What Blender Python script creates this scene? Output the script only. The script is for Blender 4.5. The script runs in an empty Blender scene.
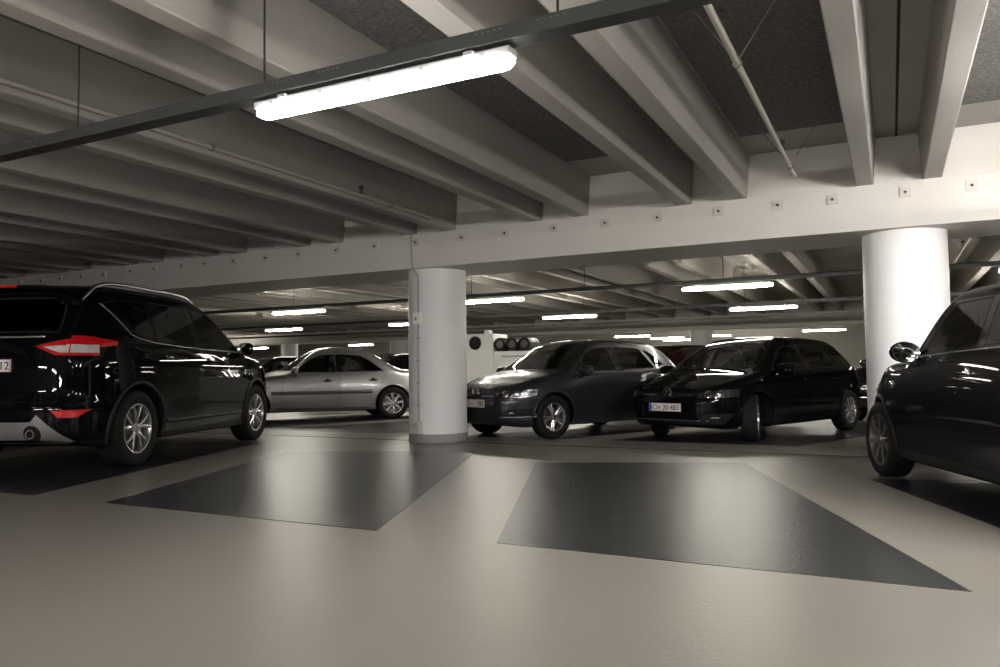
import bpy, bmesh, math, random
from mathutils import Vector, Matrix
from mathutils.bvhtree import BVHTree
from mathutils.interpolate import poly_3d_calc
random.seed(7)
R = math.radians
PI = math.pi
sc = bpy.context.scene
col = sc.collection

# ---------------------------------------------------------------- camera, world, exposure
cam_d = bpy.data.cameras.new('camera')
cam = bpy.data.objects.new('camera', cam_d)
col.objects.link(cam)
sc.camera = cam
cam_d.sensor_width = 36.0
cam_d.lens = 767.0 / 1000.0 * 36.0
cam_d.clip_start = 0.05
YAW, PITCH, ROLL = R(26.98), R(2.77), R(0.68)
cam.matrix_world = (Matrix.Translation((0, 0, 0.95)) @ Matrix.Rotation(YAW, 4, 'Z')
                    @ Matrix.Rotation(PI / 2 + PITCH, 4, 'X') @ Matrix.Rotation(-ROLL, 4, 'Z'))
wd = bpy.data.worlds.new('world')
sc.world = wd
wd.use_nodes = True
wd.node_tree.nodes['Background'].inputs[0].default_value = (0.5, 0.52, 0.5, 1)
wd.node_tree.nodes['Background'].inputs[1].default_value = 0.004
sc.view_settings.view_transform = 'Standard'
sc.view_settings.look = 'None'
sc.view_settings.gamma = 1.0
sc.view_settings.use_curve_mapping = False
sc.view_settings.exposure = 0.05
TUBE = 125.0            # strength of the fluorescent diffusers

# ---------------------------------------------------------------- materials
def newmat(name):
    m = bpy.data.materials.new(name)
    m.use_nodes = True
    nt = m.node_tree
    return m, nt, nt.nodes['Principled BSDF']

def mat(name, c, rough=0.5, metal=0.0, coat=0.0, var=0.0, vscale=8.0, bump=0.0, bscale=60.0, rvar=0.0,
        two=None, coord='Object', spec=0.5, aniso=(1, 1, 1)):
    m, nt, b = newmat(name)
    b.inputs['Roughness'].default_value = rough
    b.inputs['Metallic'].default_value = metal
    b.inputs['Coat Weight'].default_value = coat
    b.inputs['Coat Roughness'].default_value = 0.03
    b.inputs['Specular IOR Level'].default_value = spec
    tc = nt.nodes.new('ShaderNodeTexCoord')
    mp = nt.nodes.new('ShaderNodeMapping')
    mp.inputs['Scale'].default_value = aniso
    nt.links.new(tc.outputs[coord], mp.inputs[0])
    nz = nt.nodes.new('ShaderNodeTexNoise')
    nz.inputs['Scale'].default_value = vscale
    nz.inputs['Detail'].default_value = 6
    nt.links.new(mp.outputs[0], nz.inputs['Vector'])
    mx = nt.nodes.new('ShaderNodeMix')
    mx.data_type = 'RGBA'
    c = tuple(c)
    mx.inputs[6].default_value = tuple(max(0, v * (1 - var)) for v in c) + (1,)
    mx.inputs[7].default_value = tuple(min(1, v * (1 + var)) for v in c) + (1,)
    nt.links.new(nz.outputs[0], mx.inputs[0])
    out = mx.outputs[2]
    if two is not None:
        geo = nt.nodes.new('ShaderNodeNewGeometry')
        m2 = nt.nodes.new('ShaderNodeMix')
        m2.data_type = 'RGBA'
        nt.links.new(geo.outputs['Backfacing'], m2.inputs[0])
        nt.links.new(out, m2.inputs[6])
        m2.inputs[7].default_value = tuple(two) + (1,)
        out = m2.outputs[2]
    nt.links.new(out, b.inputs['Base Color'])
    if rvar:
        mr = nt.nodes.new('ShaderNodeMapRange')
        mr.inputs[3].default_value = rough - rvar
        mr.inputs[4].default_value = rough + rvar
        mr.inputs[1].default_value = 0.3
        mr.inputs[2].default_value = 0.7
        nt.links.new(nz.outputs[0], mr.inputs[0])
        nt.links.new(mr.outputs[0], b.inputs['Roughness'])
    if bump:
        n2 = nt.nodes.new('ShaderNodeTexNoise')
        n2.inputs['Scale'].default_value = bscale
        n2.inputs['Detail'].default_value = 4
        nt.links.new(mp.outputs[0], n2.inputs['Vector'])
        bp = nt.nodes.new('ShaderNodeBump')
        bp.inputs['Strength'].default_value = bump
        bp.inputs['Distance'].default_value = 0.01
        nt.links.new(n2.outputs[0], bp.inputs['Height'])
        nt.links.new(bp.outputs[0], b.inputs['Normal'])
    return m

def emis(name, c, s):
    m, nt, b = newmat(name)
    b.inputs['Base Color'].default_value = tuple(c) + (1,)
    b.inputs['Emission Color'].default_value = tuple(c) + (1,)
    b.inputs['Emission Strength'].default_value = s
    return m

def glassmat(name, tint, refl=1.0):
    m = bpy.data.materials.new(name)
    m.use_nodes = True
    nt = m.node_tree
    nt.nodes.clear()
    o = nt.nodes.new('ShaderNodeOutputMaterial')
    t = nt.nodes.new('ShaderNodeBsdfTransparent')
    t.inputs[0].default_value = tuple(tint) + (1,)
    g = nt.nodes.new('ShaderNodeBsdfGlossy')
    g.inputs['Roughness'].default_value = 0.015
    f = nt.nodes.new('ShaderNodeFresnel')
    f.inputs[0].default_value = 1.5
    mx = nt.nodes.new('ShaderNodeMixShader')
    nt.links.new(f.outputs[0], mx.inputs[0])
    nt.links.new(t.outputs[0], mx.inputs[1])
    nt.links.new(g.outputs[0], mx.inputs[2])
    nt.links.new(mx.outputs[0], o.inputs[0])
    return m

INT = (0.012, 0.012, 0.012)
M = dict(
    concrete=mat('painted_concrete', (0.66, 0.63, 0.585), 0.6, var=0.07, vscale=2.5, bump=0.25, bscale=35),
    rib=mat('rib_concrete', (0.36, 0.34, 0.31), 0.62, var=0.10, vscale=1.6, bump=0.3, bscale=30, aniso=(1, .35, 1)),
    slab=mat('slab_concrete', (0.33, 0.315, 0.285), 0.7, var=0.12, vscale=1.5, bump=0.3),
    wool=mat('wood_wool_panel', (0.12, 0.116, 0.108), 0.95, var=0.95, vscale=38, bump=1.0, bscale=60),
    joint=mat('dark_joint', (0.02, 0.02, 0.02), 0.9),  # near-black colour of the slab and floor joints
    white=mat('white_column_paint', (0.88, 0.87, 0.86), 0.45, var=0.03, vscale=2, bump=0.12, bscale=12, aniso=(1, 1, 3)),
    colbase=mat('grey_column_base_paint', (0.30, 0.30, 0.29), 0.5, var=0.1),
    floor=mat('beige_floor_coating', (0.205, 0.190, 0.163), 0.36, var=0.12, vscale=0.9, bump=0.14, bscale=45, spec=0.6),
    bay=mat('dark_bay_coating', (0.020, 0.0205, 0.022), 0.33, var=0.35, vscale=1.2, bump=0.24, bscale=45, spec=0.6),
    wall=mat('grey_wall', (0.42, 0.41, 0.38), 0.8, var=0.15, vscale=1),
    tray=mat('galvanised_cable_tray', (0.10, 0.105, 0.105), 0.38, metal=0.7, var=0.15, vscale=6),
    fixture=mat('grey_fixture_housing', (0.55, 0.55, 0.56), 0.35, var=0.05),
    pipe=mat('cream_pipe_paint', (0.38, 0.35, 0.30), 0.45, var=0.08),
    wire=mat('thin_wire', (0.25, 0.23, 0.2), 0.5, metal=0.5),
    rod=mat('dark_rod', (0.05, 0.05, 0.05), 0.5, metal=0.5),
    plate=mat('anchor_plate', (0.60, 0.56, 0.51), 0.5, var=0.12, vscale=20),
    bolt=mat('anchor_bolt', (0.10, 0.08, 0.06), 0.5, metal=0.5, var=0.3, vscale=40),
    conduit=mat('grey_conduit', (0.42, 0.40, 0.37), 0.5),
    switchbox=mat('white_switch_box', (0.95, 0.94, 0.90), 0.35),
    tube=emis('fluorescent_diffuser', (1.0, 0.965, 0.925), TUBE * 0.5),
    tubeside=emis('fluorescent_diffuser_new', (1.0, 0.965, 0.925), TUBE * 2.1),  # stronger diffuser for the lamps added out of view
    tubefar=emis('fluorescent_diffuser_warm', (1.0, 0.95, 0.83), TUBE),
    black=mat('black_car_paint', (0.003, 0.003, 0.0035), 0.28, coat=0.42, spec=0.0, var=0.1, vscale=300, two=INT),
    polo=mat('dark_grey_car_paint', (0.035, 0.035, 0.038), 0.34, metal=0.5, spec=0.1, coat=0.6, var=0.25, vscale=500, two=INT),
    silver=mat('silver_car_paint', (0.40, 0.395, 0.39), 0.34, metal=0.75, coat=0.8, var=0.08, vscale=400, two=INT),
    brown=mat('anthracite_car_paint', (0.010, 0.009, 0.010), 0.35, metal=0.1, spec=0.0, coat=0.28, var=0.25, vscale=500, two=INT),
    red=mat('dark_red_car_paint', (0.010, 0.0015, 0.0015), 0.3, coat=0.5, spec=0.0, var=0.1, two=INT),
    plastic=mat('black_plastic', (0.008, 0.008, 0.008), 0.5, spec=0.25, var=0.1, vscale=50, bump=0.1, bscale=300),
    gloss=mat('gloss_black_plastic', (0.006, 0.006, 0.007), 0.12, var=0.1),
    seam=mat('panel_gap', (0.002, 0.002, 0.002), 0.9),
    skid=mat('silver_skid_plate', (0.33, 0.32, 0.30), 0.36, metal=0.6, var=0.06),
    chromebowl=mat('lamp_reflector', (0.5, 0.5, 0.5), 0.12, metal=1.0, var=0.5, vscale=30, bump=0.6, bscale=45),
    chrome=mat('chrome', (0.75, 0.75, 0.76), 0.09, metal=1.0, var=0.03),
    satin=mat('satin_chrome', (0.45, 0.45, 0.46), 0.28, metal=1.0, var=0.03),
    alloy=mat('silver_alloy', (0.55, 0.55, 0.56), 0.27, metal=0.9, var=0.05),
    alloydark=mat('dark_alloy', (0.25, 0.24, 0.23), 0.3, metal=0.9, var=0.08),
    disc=mat('brake_disc_steel', (0.22, 0.21, 0.20), 0.35, metal=0.9, var=0.1, aniso=(1, 1, 1)),
    rubber=mat('tyre_rubber', (0.009, 0.009, 0.009), 0.75, spec=0.2, var=0.2, vscale=40, bump=0.3, bscale=120),
    redlens=mat('red_light_lens', (0.75, 0.008, 0.012), 0.12, coat=1.0, var=0.45, vscale=28, bump=0.15, bscale=160),
    clearlens=mat('clear_light_lens', (0.66, 0.60, 0.58), 0.10, coat=1.0, var=0.5, vscale=18, bump=0.9, bscale=24),
    bezel=mat('headlight_bezel', (0.16, 0.16, 0.165), 0.13, metal=0.95, var=0.7, vscale=22, bump=0.8, bscale=22),
    amber=mat('amber_lens', (0.5, 0.12, 0.01), 0.15, coat=1.0),
    seatcloth=mat('charcoal_seat_cloth', (0.022, 0.022, 0.023), 0.85, var=0.15, vscale=60),
    numwhite=mat('number_plate_white', (0.9, 0.88, 0.86), 0.35, var=0.03),
    numbeige=mat('number_plate_beige', (0.50, 0.46, 0.42), 0.4, var=0.06),  # plain beige plate ground, darker than the white one
    numred=mat('number_plate_red_edge', (0.55, 0.05, 0.06), 0.4),
    numblack=mat('number_plate_black', (0.01, 0.01, 0.012), 0.4),
    numblue=mat('number_plate_blue', (0.03, 0.09, 0.55), 0.4),
    whitewall=mat('white_cabinet_paint', (0.93, 0.93, 0.92), 0.45, var=0.02),
    steel=mat('dull_steel', (0.16, 0.16, 0.16), 0.4, metal=0.8),
    glass=glassmat('clear_car_glass', (0.55, 0.60, 0.58)),
    privacy=glassmat('dark_privacy_glass', (0.10, 0.10, 0.10)),
    lens=glassmat('clear_lens_cover', (0.92, 0.92, 0.92)),
    mirror=mat('mirror_glass', (0.85, 0.86, 0.88), 0.02, metal=1.0),
)

# ---------------------------------------------------------------- helpers
def link(name, bm, m, parent=None, smooth=False, angle=None):
    me = bpy.data.meshes.new(name)
    bmesh.ops.recalc_face_normals(bm, faces=bm.faces) if smooth != 'keep' else None
    bm.to_mesh(me)
    bm.free()
    for x in (m if isinstance(m, (list, tuple)) else [m]):
        me.materials.append(x)
    if smooth:
        for p in me.polygons:
            p.use_smooth = True
        if angle:
            me.set_sharp_from_angle(angle=R(angle))
    o = bpy.data.objects.new(name, me)
    col.objects.link(o)
    if parent:
        o.parent = parent
    return o

def empty(name, loc=(0, 0, 0), rz=0.0, parent=None, s=1.0):
    o = bpy.data.objects.new(name, None)
    col.objects.link(o)
    o.location = loc
    o.rotation_euler = (0, 0, rz)
    o.scale = (s, s, s)
    o.empty_display_size = 0.2
    if parent:
        o.parent = parent
    return o

def tag(o, label, cat, group=None, kind=None):
    if label: o['label'] = label
    if cat: o['category'] = cat
    if group: o['group'] = group
    if kind: o['kind'] = kind
    return o

def box(bm, c, s, rot=None, bev=0.0, mi=0):
    r = bmesh.ops.create_cube(bm, size=1.0)
    vs = r['verts']
    for v in vs:
        v.co = Vector((v.co.x * s[0], v.co.y * s[1], v.co.z * s[2]))
    fs = list({f for v in vs for f in v.link_faces})
    if bev:
        es = list({e for v in vs for e in v.link_edges})
        rb = bmesh.ops.bevel(bm, geom=es, offset=bev, segments=2, profile=0.7, affect='EDGES')
        vs = list({v for f in rb['faces'] for v in f.verts} | {v for v in vs if v.is_valid})
        fs = list({f for v in vs for f in v.link_faces})
    Mx = Matrix.Translation(c) @ (rot.to_4x4() if rot else Matrix.Identity(4))
    bmesh.ops.transform(bm, matrix=Mx, verts=vs)
    for f in fs:
        f.material_index = mi
    return vs

def tubepath(bm, pts, r, n=8, closed=False, cap=True, mi=0, flat=1.0):
    pts = [Vector(p) for p in pts]
    rs = r if isinstance(r, (list, tuple)) else [r] * len(pts)
    rings = []
    N = len(pts)
    up = Vector((0, 0, 1))
    prev = None
    for i, p in enumerate(pts):
        if closed:
            d = pts[(i + 1) % N] - pts[i - 1]
        else:
            d = pts[min(i + 1, N - 1)] - pts[max(i - 1, 0)]
        d.normalize()
        if prev is None:
            a = up if abs(d.z) < 0.9 else Vector((1, 0, 0))
            u = d.cross(a).normalized()
        else:
            u = (prev - d * prev.dot(d)).normalized()
        prev = u
        v = d.cross(u)
        rings.append([bm.verts.new(p + (u * math.cos(2 * PI * k / n) + v * flat * math.sin(2 * PI * k / n)) * rs[i]) for k in range(n)])
    M_ = N if closed else N - 1
    for i in range(M_):
        a, b = rings[i], rings[(i + 1) % N]
        for k in range(n):
            f = bm.faces.new((a[k], a[(k + 1) % n], b[(k + 1) % n], b[k]))
            f.material_index = mi
    if cap and not closed:
        bm.faces.new(rings[0][::-1]).material_index = mi
        bm.faces.new(rings[-1]).material_index = mi

def lathe(bm, prof, n=32, mat4=None, mi=0, closed=False):
    """prof: list of (r, h) about local z"""
    rings = []
    vs = []
    for r, h in prof:
        if r < 1e-6:
            v = bm.verts.new((0, 0, h)); rings.append([v]); vs.append(v)
        else:
            rg = [bm.verts.new((r * math.cos(2 * PI * k / n), r * math.sin(2 * PI * k / n), h)) for k in range(n)]
            rings.append(rg); vs += rg
    pairs = list(zip(rings, rings[1:]))
    if closed: pairs.append((rings[-1], rings[0]))
    for a, b in pairs:
        for k in range(n):
            k2 = (k + 1) % n
            if len(a) == 1 and len(b) == 1: continue
            if len(a) == 1: f = bm.faces.new((a[0], b[k], b[k2]))
            elif len(b) == 1: f = bm.faces.new((a[k], a[k2], b[0]))
            else: f = bm.faces.new((a[k], a[k2], b[k2], b[k]))
            f.material_index = mi
    if mat4 is not None:
        bmesh.ops.transform(bm, matrix=mat4, verts=vs)
    return vs

def prism(bm, poly, axis_o, u, v, w, depth, mi=0):
    """extrude 2d polygon in plane (u,v) at origin by depth along w"""
    a = [bm.verts.new(axis_o + u * p[0] + v * p[1]) for p in poly]
    b = [bm.verts.new(axis_o + u * p[0] + v * p[1] + w * depth) for p in poly]
    n = len(poly)
    bm.faces.new(a).material_index = mi
    bm.faces.new(b[::-1]).material_index = mi
    for i in range(n):
        bm.faces.new((a[i], b[i], b[(i + 1) % n], a[(i + 1) % n])).material_index = mi

def textmesh(s, size, depth=0.002):
    cu = bpy.data.curves.new('txt', 'FONT')
    cu.body = s
    cu.size = size
    cu.extrude = depth
    cu.align_x = 'LEFT'
    o = bpy.data.objects.new('txt', cu)
    col.objects.link(o)
    bpy.context.view_layer.update()
    me = bpy.data.meshes.new_from_object(o.evaluated_get(bpy.context.evaluated_depsgraph_get()))
    bpy.data.objects.remove(o)
    return me

def pchip(pts):
    pts = sorted(pts)
    xs = [p[0] for p in pts]; ys = [p[1] for p in pts]
    n = len(xs)
    h = [xs[i + 1] - xs[i] for i in range(n - 1)]
    d = [(ys[i + 1] - ys[i]) / h[i] for i in range(n - 1)]
    m = [0] * n
    m[0] = d[0]; m[-1] = d[-1]
    for i in range(1, n - 1):
        if d[i - 1] * d[i] > 0:
            w1 = 2 * h[i] + h[i - 1]; w2 = h[i] + 2 * h[i - 1]
            m[i] = (w1 + w2) / (w1 / d[i - 1] + w2 / d[i])
    def f(x):
        if x <= xs[0]: return ys[0]
        if x >= xs[-1]: return ys[-1]
        i = 0
        while x > xs[i + 1]: i += 1
        t = (x - xs[i]) / h[i]
        return ((1 + 2 * t) * (1 - t) ** 2 * ys[i] + t * (1 - t) ** 2 * h[i] * m[i]
                + t * t * (3 - 2 * t) * ys[i + 1] + t * t * (t - 1) * h[i] * m[i + 1])
    return f

def sstep(a, b, x):
    t = min(1, max(0, (x - a) / (b - a)))
    return t * t * (3 - 2 * t)

# ---------------------------------------------------------------- building: floor, ceiling, beams, walls
X0, X1, Y0, Y1 = -42.0, 12.0, -9.0, 40.0
BEAM_Y, BEAM_D, BZ0, BZ1 = 8.62, 1.10, 2.335, 2.80
SLAB = 3.30
fl = bmesh.new()
box(fl, ((X0 + X1) / 2, (Y0 + Y1) / 2, -0.1), (X1 - X0, Y1 - Y0, 0.2))
tag(link('floor', fl, M['floor']), None, None, kind='structure')
cl = bmesh.new()
box(cl, ((X0 + X1) / 2, (Y0 + Y1) / 2, SLAB + 0.12), (X1 - X0, Y1 - Y0, 0.24))
tag(link('ceiling', cl, M['slab']), None, None, kind='structure')
for nm, c, s in (('wall_back', ((X0 + X1) / 2, Y1 + .1, 1.65), (X1 - X0, .2, 3.3)),
                 ('wall_front', ((X0 + X1) / 2, Y0 - .1, 1.65), (X1 - X0, .2, 3.3)),
                 ('wall_left', (X0 - .1, (Y0 + Y1) / 2, 1.65), (.2, Y1 - Y0, 3.3)),
                 ('wall_right', (X1 + .1, (Y0 + Y1) / 2, 1.65), (.2, Y1 - Y0, 3.3))):
    b = bmesh.new(); box(b, c, s)
    tag(link(nm, b, M['wall']), None, None, kind='structure')

trim_n = [0]
def trim(bm, m, smooth=False):
    trim_n[0] += 1
    return tag(link('trim_%d' % trim_n[0], bm, m, smooth=smooth), None, None, kind='structure')

def beam(yf, d=BEAM_D):
    b = bmesh.new()
    L = X1 - X0
    box(b, ((X0 + X1) / 2, yf + d / 2, (BZ0 + BZ1) / 2), (L, d, BZ1 - BZ0), bev=0.012)
    trim(b, M['concrete'])
    b = bmesh.new()          # pale infill above the beam between the rib ends
    box(b, ((X0 + X1) / 2, yf + d / 2, (BZ1 + SLAB) / 2), (L, d - 0.24, SLAB - BZ1))
    trim(b, M['concrete'])
beam(BEAM_Y)
beam(27.6)

# pairs of downstand ribs (double tees)
centres = []
pitch = 1.865
x = -0.79 + pitch * 6
while x > X0 + 1:
    centres.append(x)
    x -= pitch
TEE_HALF = 0.61          # half distance between the two legs of one pair of neighbours
def rib(xc, y0, y1):
    b = bmesh.new()
    n = 1
    bot, top = 0.080, 0.112
    poly = [(-top, SLAB), (-top, SLAB - 0.02), (-bot, BZ1 + 0.006), (-bot + .01, BZ1 - 0.002), (bot - .01, BZ1 - 0.002), (bot, BZ1 + 0.006), (top, SLAB - 0.02), (top, SLAB)]
    prism(b, poly, Vector((xc, y0, 0)), Vector((1, 0, 0)), Vector((0, 0, 1)), Vector((0, 1, 0)), y1 - y0)
    trim(b, M['rib'])
for xc in centres:
    # narrow gap between two ribs holds the slab joint, the wide one the rough panels
    for sx in (-1, 1):
        for (a, b_) in ((Y0, BEAM_Y + 0.125), (BEAM_Y + BEAM_D - 0.125, 27.72)):
            if b_ > 20 and xc > 6: continue
            rib(xc + .91 + sx * 0.305, a, b_)
    for (a, b_) in ((Y0, 8.73), (9.6, 27.7)):
        j = bmesh.new()
        box(j, (xc + .91, (a + b_) / 2, SLAB - 0.004), (0.022, b_ - a, 0.012))
        trim(j, M['joint'])
    if xc > -9:
        w = bmesh.new()
        box(w, (xc - 0.01, (Y0 + 7.85) / 2, SLAB - 0.02), (1.0 - .04, 7.85 - Y0, 0.05), bev=0.004)
        trim(w, M['wool'])

# painted bays ---------------------------------------------------------------
def paint(poly):
    b = bmesh.new()
    vs = [b.verts.new((p[0], p[1], 0.0025)) for p in poly]
    f = b.faces.new(vs)
    r = bmesh.ops.extrude_face_region(b, geom=[f])
    for v in r['geom']:
        if isinstance(v, bmesh.types.BMVert): v.co.z = -0.004
    return trim(b, M['bay'])
SK = -0.385
for xl, w in ((-11.7, 2.4), (-8.55, 2.42), (-5.25, 2.47), (-1.97, 2.24), (1.12, 2.4), (4.4, 2.4)):
    yn = 3.80
    L = 3.95
    a = (xl, yn); b_ = (xl + w, yn)
    far_r = (b_[0] + SK * (L + .25), yn + L + .25)
    # far edge square to the sides
    t = (w) / (1 + 0.385 ** 2)
    far_l = (far_r[0] - t, far_r[1] - t * 0.385)
    paint([a, b_, far_r, far_l])
for k in range(-6, 3):
    bx = -3.4 + k * 3.0
    yn = 9.85
    L = 4.6
    paint([(bx, yn), (bx + 2.35, yn), (bx + 2.35 + L * .42, yn + L), (bx + L * .42, yn + L)])
j = bmesh.new()
box(j, (-8, 8.95, 0.001), (44, 0.03, 0.004))
trim(j, M['joint'])

# columns ---------------------------------------------------------------
def column(x, y, label, r=0.40):
    root = empty('concrete_column', (x, y, 0))
    b = bmesh.new()
    lathe(b, [(0, .11), (r, .11), (r, BZ0 - .002), (0, BZ0 - .002)], 64)
    link('shaft', b, M['white'], root, True, 40)
    b = bmesh.new()
    lathe(b, [(0, 0), (r + .004, 0), (r + .004, .11), (r, .113), (0, .113)], 64)
    link('painted_base', b, M['colbase'], root, True, 40)
    return tag(root, label, 'column')
CY = BEAM_Y + 0.47
c1 = column(-5.60, CY, 'round white column with a conduit and switch box, left of the dark grey hatchback')
c2 = column(0.16, CY, 'round white column behind the front of the dark car at the right')
for x_, lb in ((-25.6, 'far round column above the windscreen of the silver saloon'), (-19.3, 'far round column behind the boot of the silver saloon'),
               (-6.1, 'far round column between the dark grey hatchback and the black hatchback'), (0.0, 'far round column beyond the rear of the black hatchback')):
    column(x_, 28.1, lb)

# anchor plates on the beam face (each plate with its bolt)
bx = [0.75, 0.18, -0.49, -1.03, -1.65, -2.34, -2.97, -3.62, -4.30, -4.93, -5.64, -6.31, -6.98, -7.68, -8.32, -8.97, -9.6, -10.11, -10.75, -11.33, -12.02, -12.61, -13.2, -13.75, -14.41]
def anchor():
    b = bmesh.new()
    box(b, (0, -0.008, 0), (0.10, 0.018, 0.10), bev=0.002)
    o = link('anchor_plate', b, M['plate'])
    b = bmesh.new()
    lathe(b, [(0, .018), (.012, .018), (.016, 0.0), (0, 0)], 6, Matrix.Translation((0, -0.017, 0)) @ Matrix.Rotation(R(90), 4, 'X'))
    q = link('bolt', b, M['bolt'], o)
    return o, q
a0, q0 = anchor()
for i, xx in enumerate(bx):
    if i == 0: o = a0
    else:
        o = a0.copy(); col.objects.link(o)
        q = q0.copy(); col.objects.link(q); q.parent = o
    o.location = (xx, BEAM_Y - 0.0005, 2.685)
    lab = {0: 'square anchor plate on the beam nearest the right edge of the photo',
           1: 'square anchor plate on the beam right above the thick right column',
           10: 'square anchor plate on the beam beside the conduit above the left column'}.get(i)
    tag(o, lab or 'small square bolted anchor plate in the row along the pale beam', 'anchor plate', 'anchor plates along the beam')

# conduit and boxes on column 1
def colpt(ang, r=0.412):
    return (-5.60 + r * math.cos(R(ang)), CY + r * math.sin(R(ang)))
ang = -97
px, py = colpt(ang)
root = empty('conduit', (px, py, 0))
b = bmesh.new()
wx = -5.71 - px
tubepath(b, [(wx, BEAM_Y - .012 - py, BZ1), (wx + .005, BEAM_Y - .012 - py, 2.5), (wx + .02, BEAM_Y - .012 - py, BZ0 + .01),
             (wx + .02, BEAM_Y + .02 - py, BZ0 - .015), (0, 0, BZ0 - .10), (0, 0, 1.737)], 0.011, 8)
link('conduit_pipe', b, M['conduit'], root, True, 50)
b = bmesh.new(); tubepath(b, [(0, 0, 1.583), (0, 0, .292)], 0.011, 8)
link('conduit_pipe', b, M['conduit'], root, True, 50)
for z in (1.40, 1.1, .8, .5):
    b = bmesh.new(); box(b, (0, 0, z), (.04, .035, .022), bev=.003)
    link('pipe_clip', b, M['conduit'], root)
tag(root, 'thin grey conduit running down the white column and over the beam', 'conduit')
b = bmesh.new(); box(b, (0, -0.025, 0), (.10, .06, .15), bev=.008)
o = link('switch_box', b, M['switchbox']); o.location = (px - .005, py, 1.66)
tag(o, 'small white box at mid height of the white column beside the silver saloon', 'switch box')
b = bmesh.new(); box(b, (0, -0.018, 0), (.028, .02, .05), bev=.004); link('toggle', b, M['conduit'], o).location = (0, -.04, 0)
b = bmesh.new(); box(b, (0, -0.03, 0), (.11, .08, .17), bev=.006)
o = link('junction_box', b, M['plate']); o.location = (px, py, .205); o.rotation_euler = (0, 0, R(-10))
tag(o, 'grey socket box at the foot of the white column', 'socket box')
b = bmesh.new(); box(b, (0, -0.006, 0), (.09, .03, .07), bev=.004); link('lid', b, M['conduit'], o).location = (0, -.06, 0.03)

# ---------------------------------------------------------------- trays, fixtures, pipes
def tray_row(y, x0, x1, label, rods, z=2.40):
    root = empty('cable_tray', (x0, y, z))
    b = bmesh.new()
    L = x1 - x0
    W_, Hh, t = 0.10, 0.065, 0.004
    box(b, (L / 2, 0, 0), (L, W_, t))
    for s in (-1, 1):
        box(b, (L / 2, s * W_ / 2, Hh / 2), (L, t, Hh))
        box(b, (L / 2, s * (W_ / 2 - .008), Hh), (L, .018, t))
    # perforations shown as short raised slots along the side
    if y < 5:
        for k in range(int(L / 0.30)):
            if k % 4 < 2:
                for q in range(5):
                    box(b, (k * .30 + q * .03, -W_ / 2 - .002, Hh * .75), (.014, .002, .006), mi=1)
    link('tray_channel', b, [M['tray'], M['alloydark']], root)
    for xr in rods:
        b = bmesh.new()
        tubepath(b, [(xr - x0, 0, 0), (xr - x0, 0, SLAB - z)], 0.006, 6)
        link('hanger_rod', b, M['rod'], root)
    return tag(root, label, 'cable tray')
tray_row(3.0, -16, 6.0, 'long dark cable tray crossing the ceiling in front, carrying the near lamp', [-12.0, -9.0, -7.4, -5.9, -4.45, -2.91, -1.23, .4, 2.2, 4.0])
tray_row(13.3, -26, 10, 'dark cable tray of the first lamp row behind the pale beam', [-24, -20, -16, -12, -7.4, -5, -2.5, 0, 3, 6])
tray_row(18.5, -36, 10, 'dark cable tray of the second lamp row behind the pale beam', [-30, -24, -18, -12, -7, -3, 1, 5])
tray_row(23.6, -36, 8, 'farthest dark cable tray just before the far beam', [-30, -24, -18, -12, -6, 0])
tray_row(-2.3, -16, 8, 'dark cable tray behind the camera over the driving lane', [-12, -6, 0, 5], 2.04)

def make_fixture(far):
    root = empty('ceiling_light')
    L = 1.50
    b = bmesh.new()
    box(b, (0, 0, -0.002), (L, .085, .036), bev=0.010)
    for s in (-1, 1):
        box(b, (s * .55, 0, 0.012), (.05, .11, .02), bev=.003)
    link('housing', b, M['fixture'], root)
    b = bmesh.new()
    n = 14
    A0, A1 = (R(4), R(172)) if far else (R(-38), R(256))
    secs = [(-L / 2, .35), (-L / 2 + .03, .85), (-L / 2 + .07, 1), (L / 2 - .07, 1), (L / 2 - .03, .85), (L / 2, .35)]
    rings = []
    for xx, k in secs:
        rings.append([b.verts.new((xx, .056 * k * math.cos(A0 + A1 * i / (n - 1)), -.042 - .030 * k * math.sin(A0 + A1 * i / (n - 1)))) for i in range(n)])
    for a, c in zip(rings, rings[1:]):
        for i in range(n - 1):
            b.faces.new((a[i], a[i + 1], c[i + 1], c[i]))
        b.faces.new((a[0], c[0], c[-1], a[-1]))
    b.faces.new(rings[0]); b.faces.new(rings[-1])
    link('diffuser', b, M['tubefar' if far else 'tube'], root, True, 35)
    for k in (-.62, -.3, 0, .3, .62):
        for s in (-1, 1):
            b = bmesh.new(); box(b, (k, s * .046, -.010), (.025, .010, .022), bev=.002)
            link('clip', b, M['fixture'], root)
    return root
def copy_tree(o, parent=None):
    c = o.copy(); col.objects.link(c)
    if parent: c.parent = parent
    for ch in o.children:
        copy_tree(ch, c)
    return c
near_fx = make_fixture(False)
near_fx.location = (-2.195, 3.0, 2.36)
tag(near_fx, 'large bright fluorescent lamp hanging under the tray in the foreground', 'ceiling light', 'fluorescent lamps')
for lx_, ly_, lb_ in ((1.75, 6.3, 'far'), (1.65, 4.7, 'near')):  # unseen lamps added to brighten the floor and beam at the right
    fx = copy_tree(near_fx); fx.location = (lx_, ly_, 2.36); fx['label'] = 'added fill lamp above the dark car at the right, out of view, %s of two' % lb_
fx2 = copy_tree(near_fx); fx2.location = (2.6, 3.0, 2.36); fx2['label'] = 'fluorescent lamp on the near tray, out of view to the right'
side_data = None
for lx_, lb_ in ((-6.4, 'first one from the left'), (-3.2, 'second one from the left'), (0.0, 'third one from the left'), (3.2, 'last one on the right')):  # lamps added behind the camera, hung low to brighten beam and columns
    fx = copy_tree(near_fx); fx.location = (lx_, -2.3, 2.00); fx['label'] = 'added unseen fill lamp over the lane behind the camera, the %s' % lb_
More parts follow.
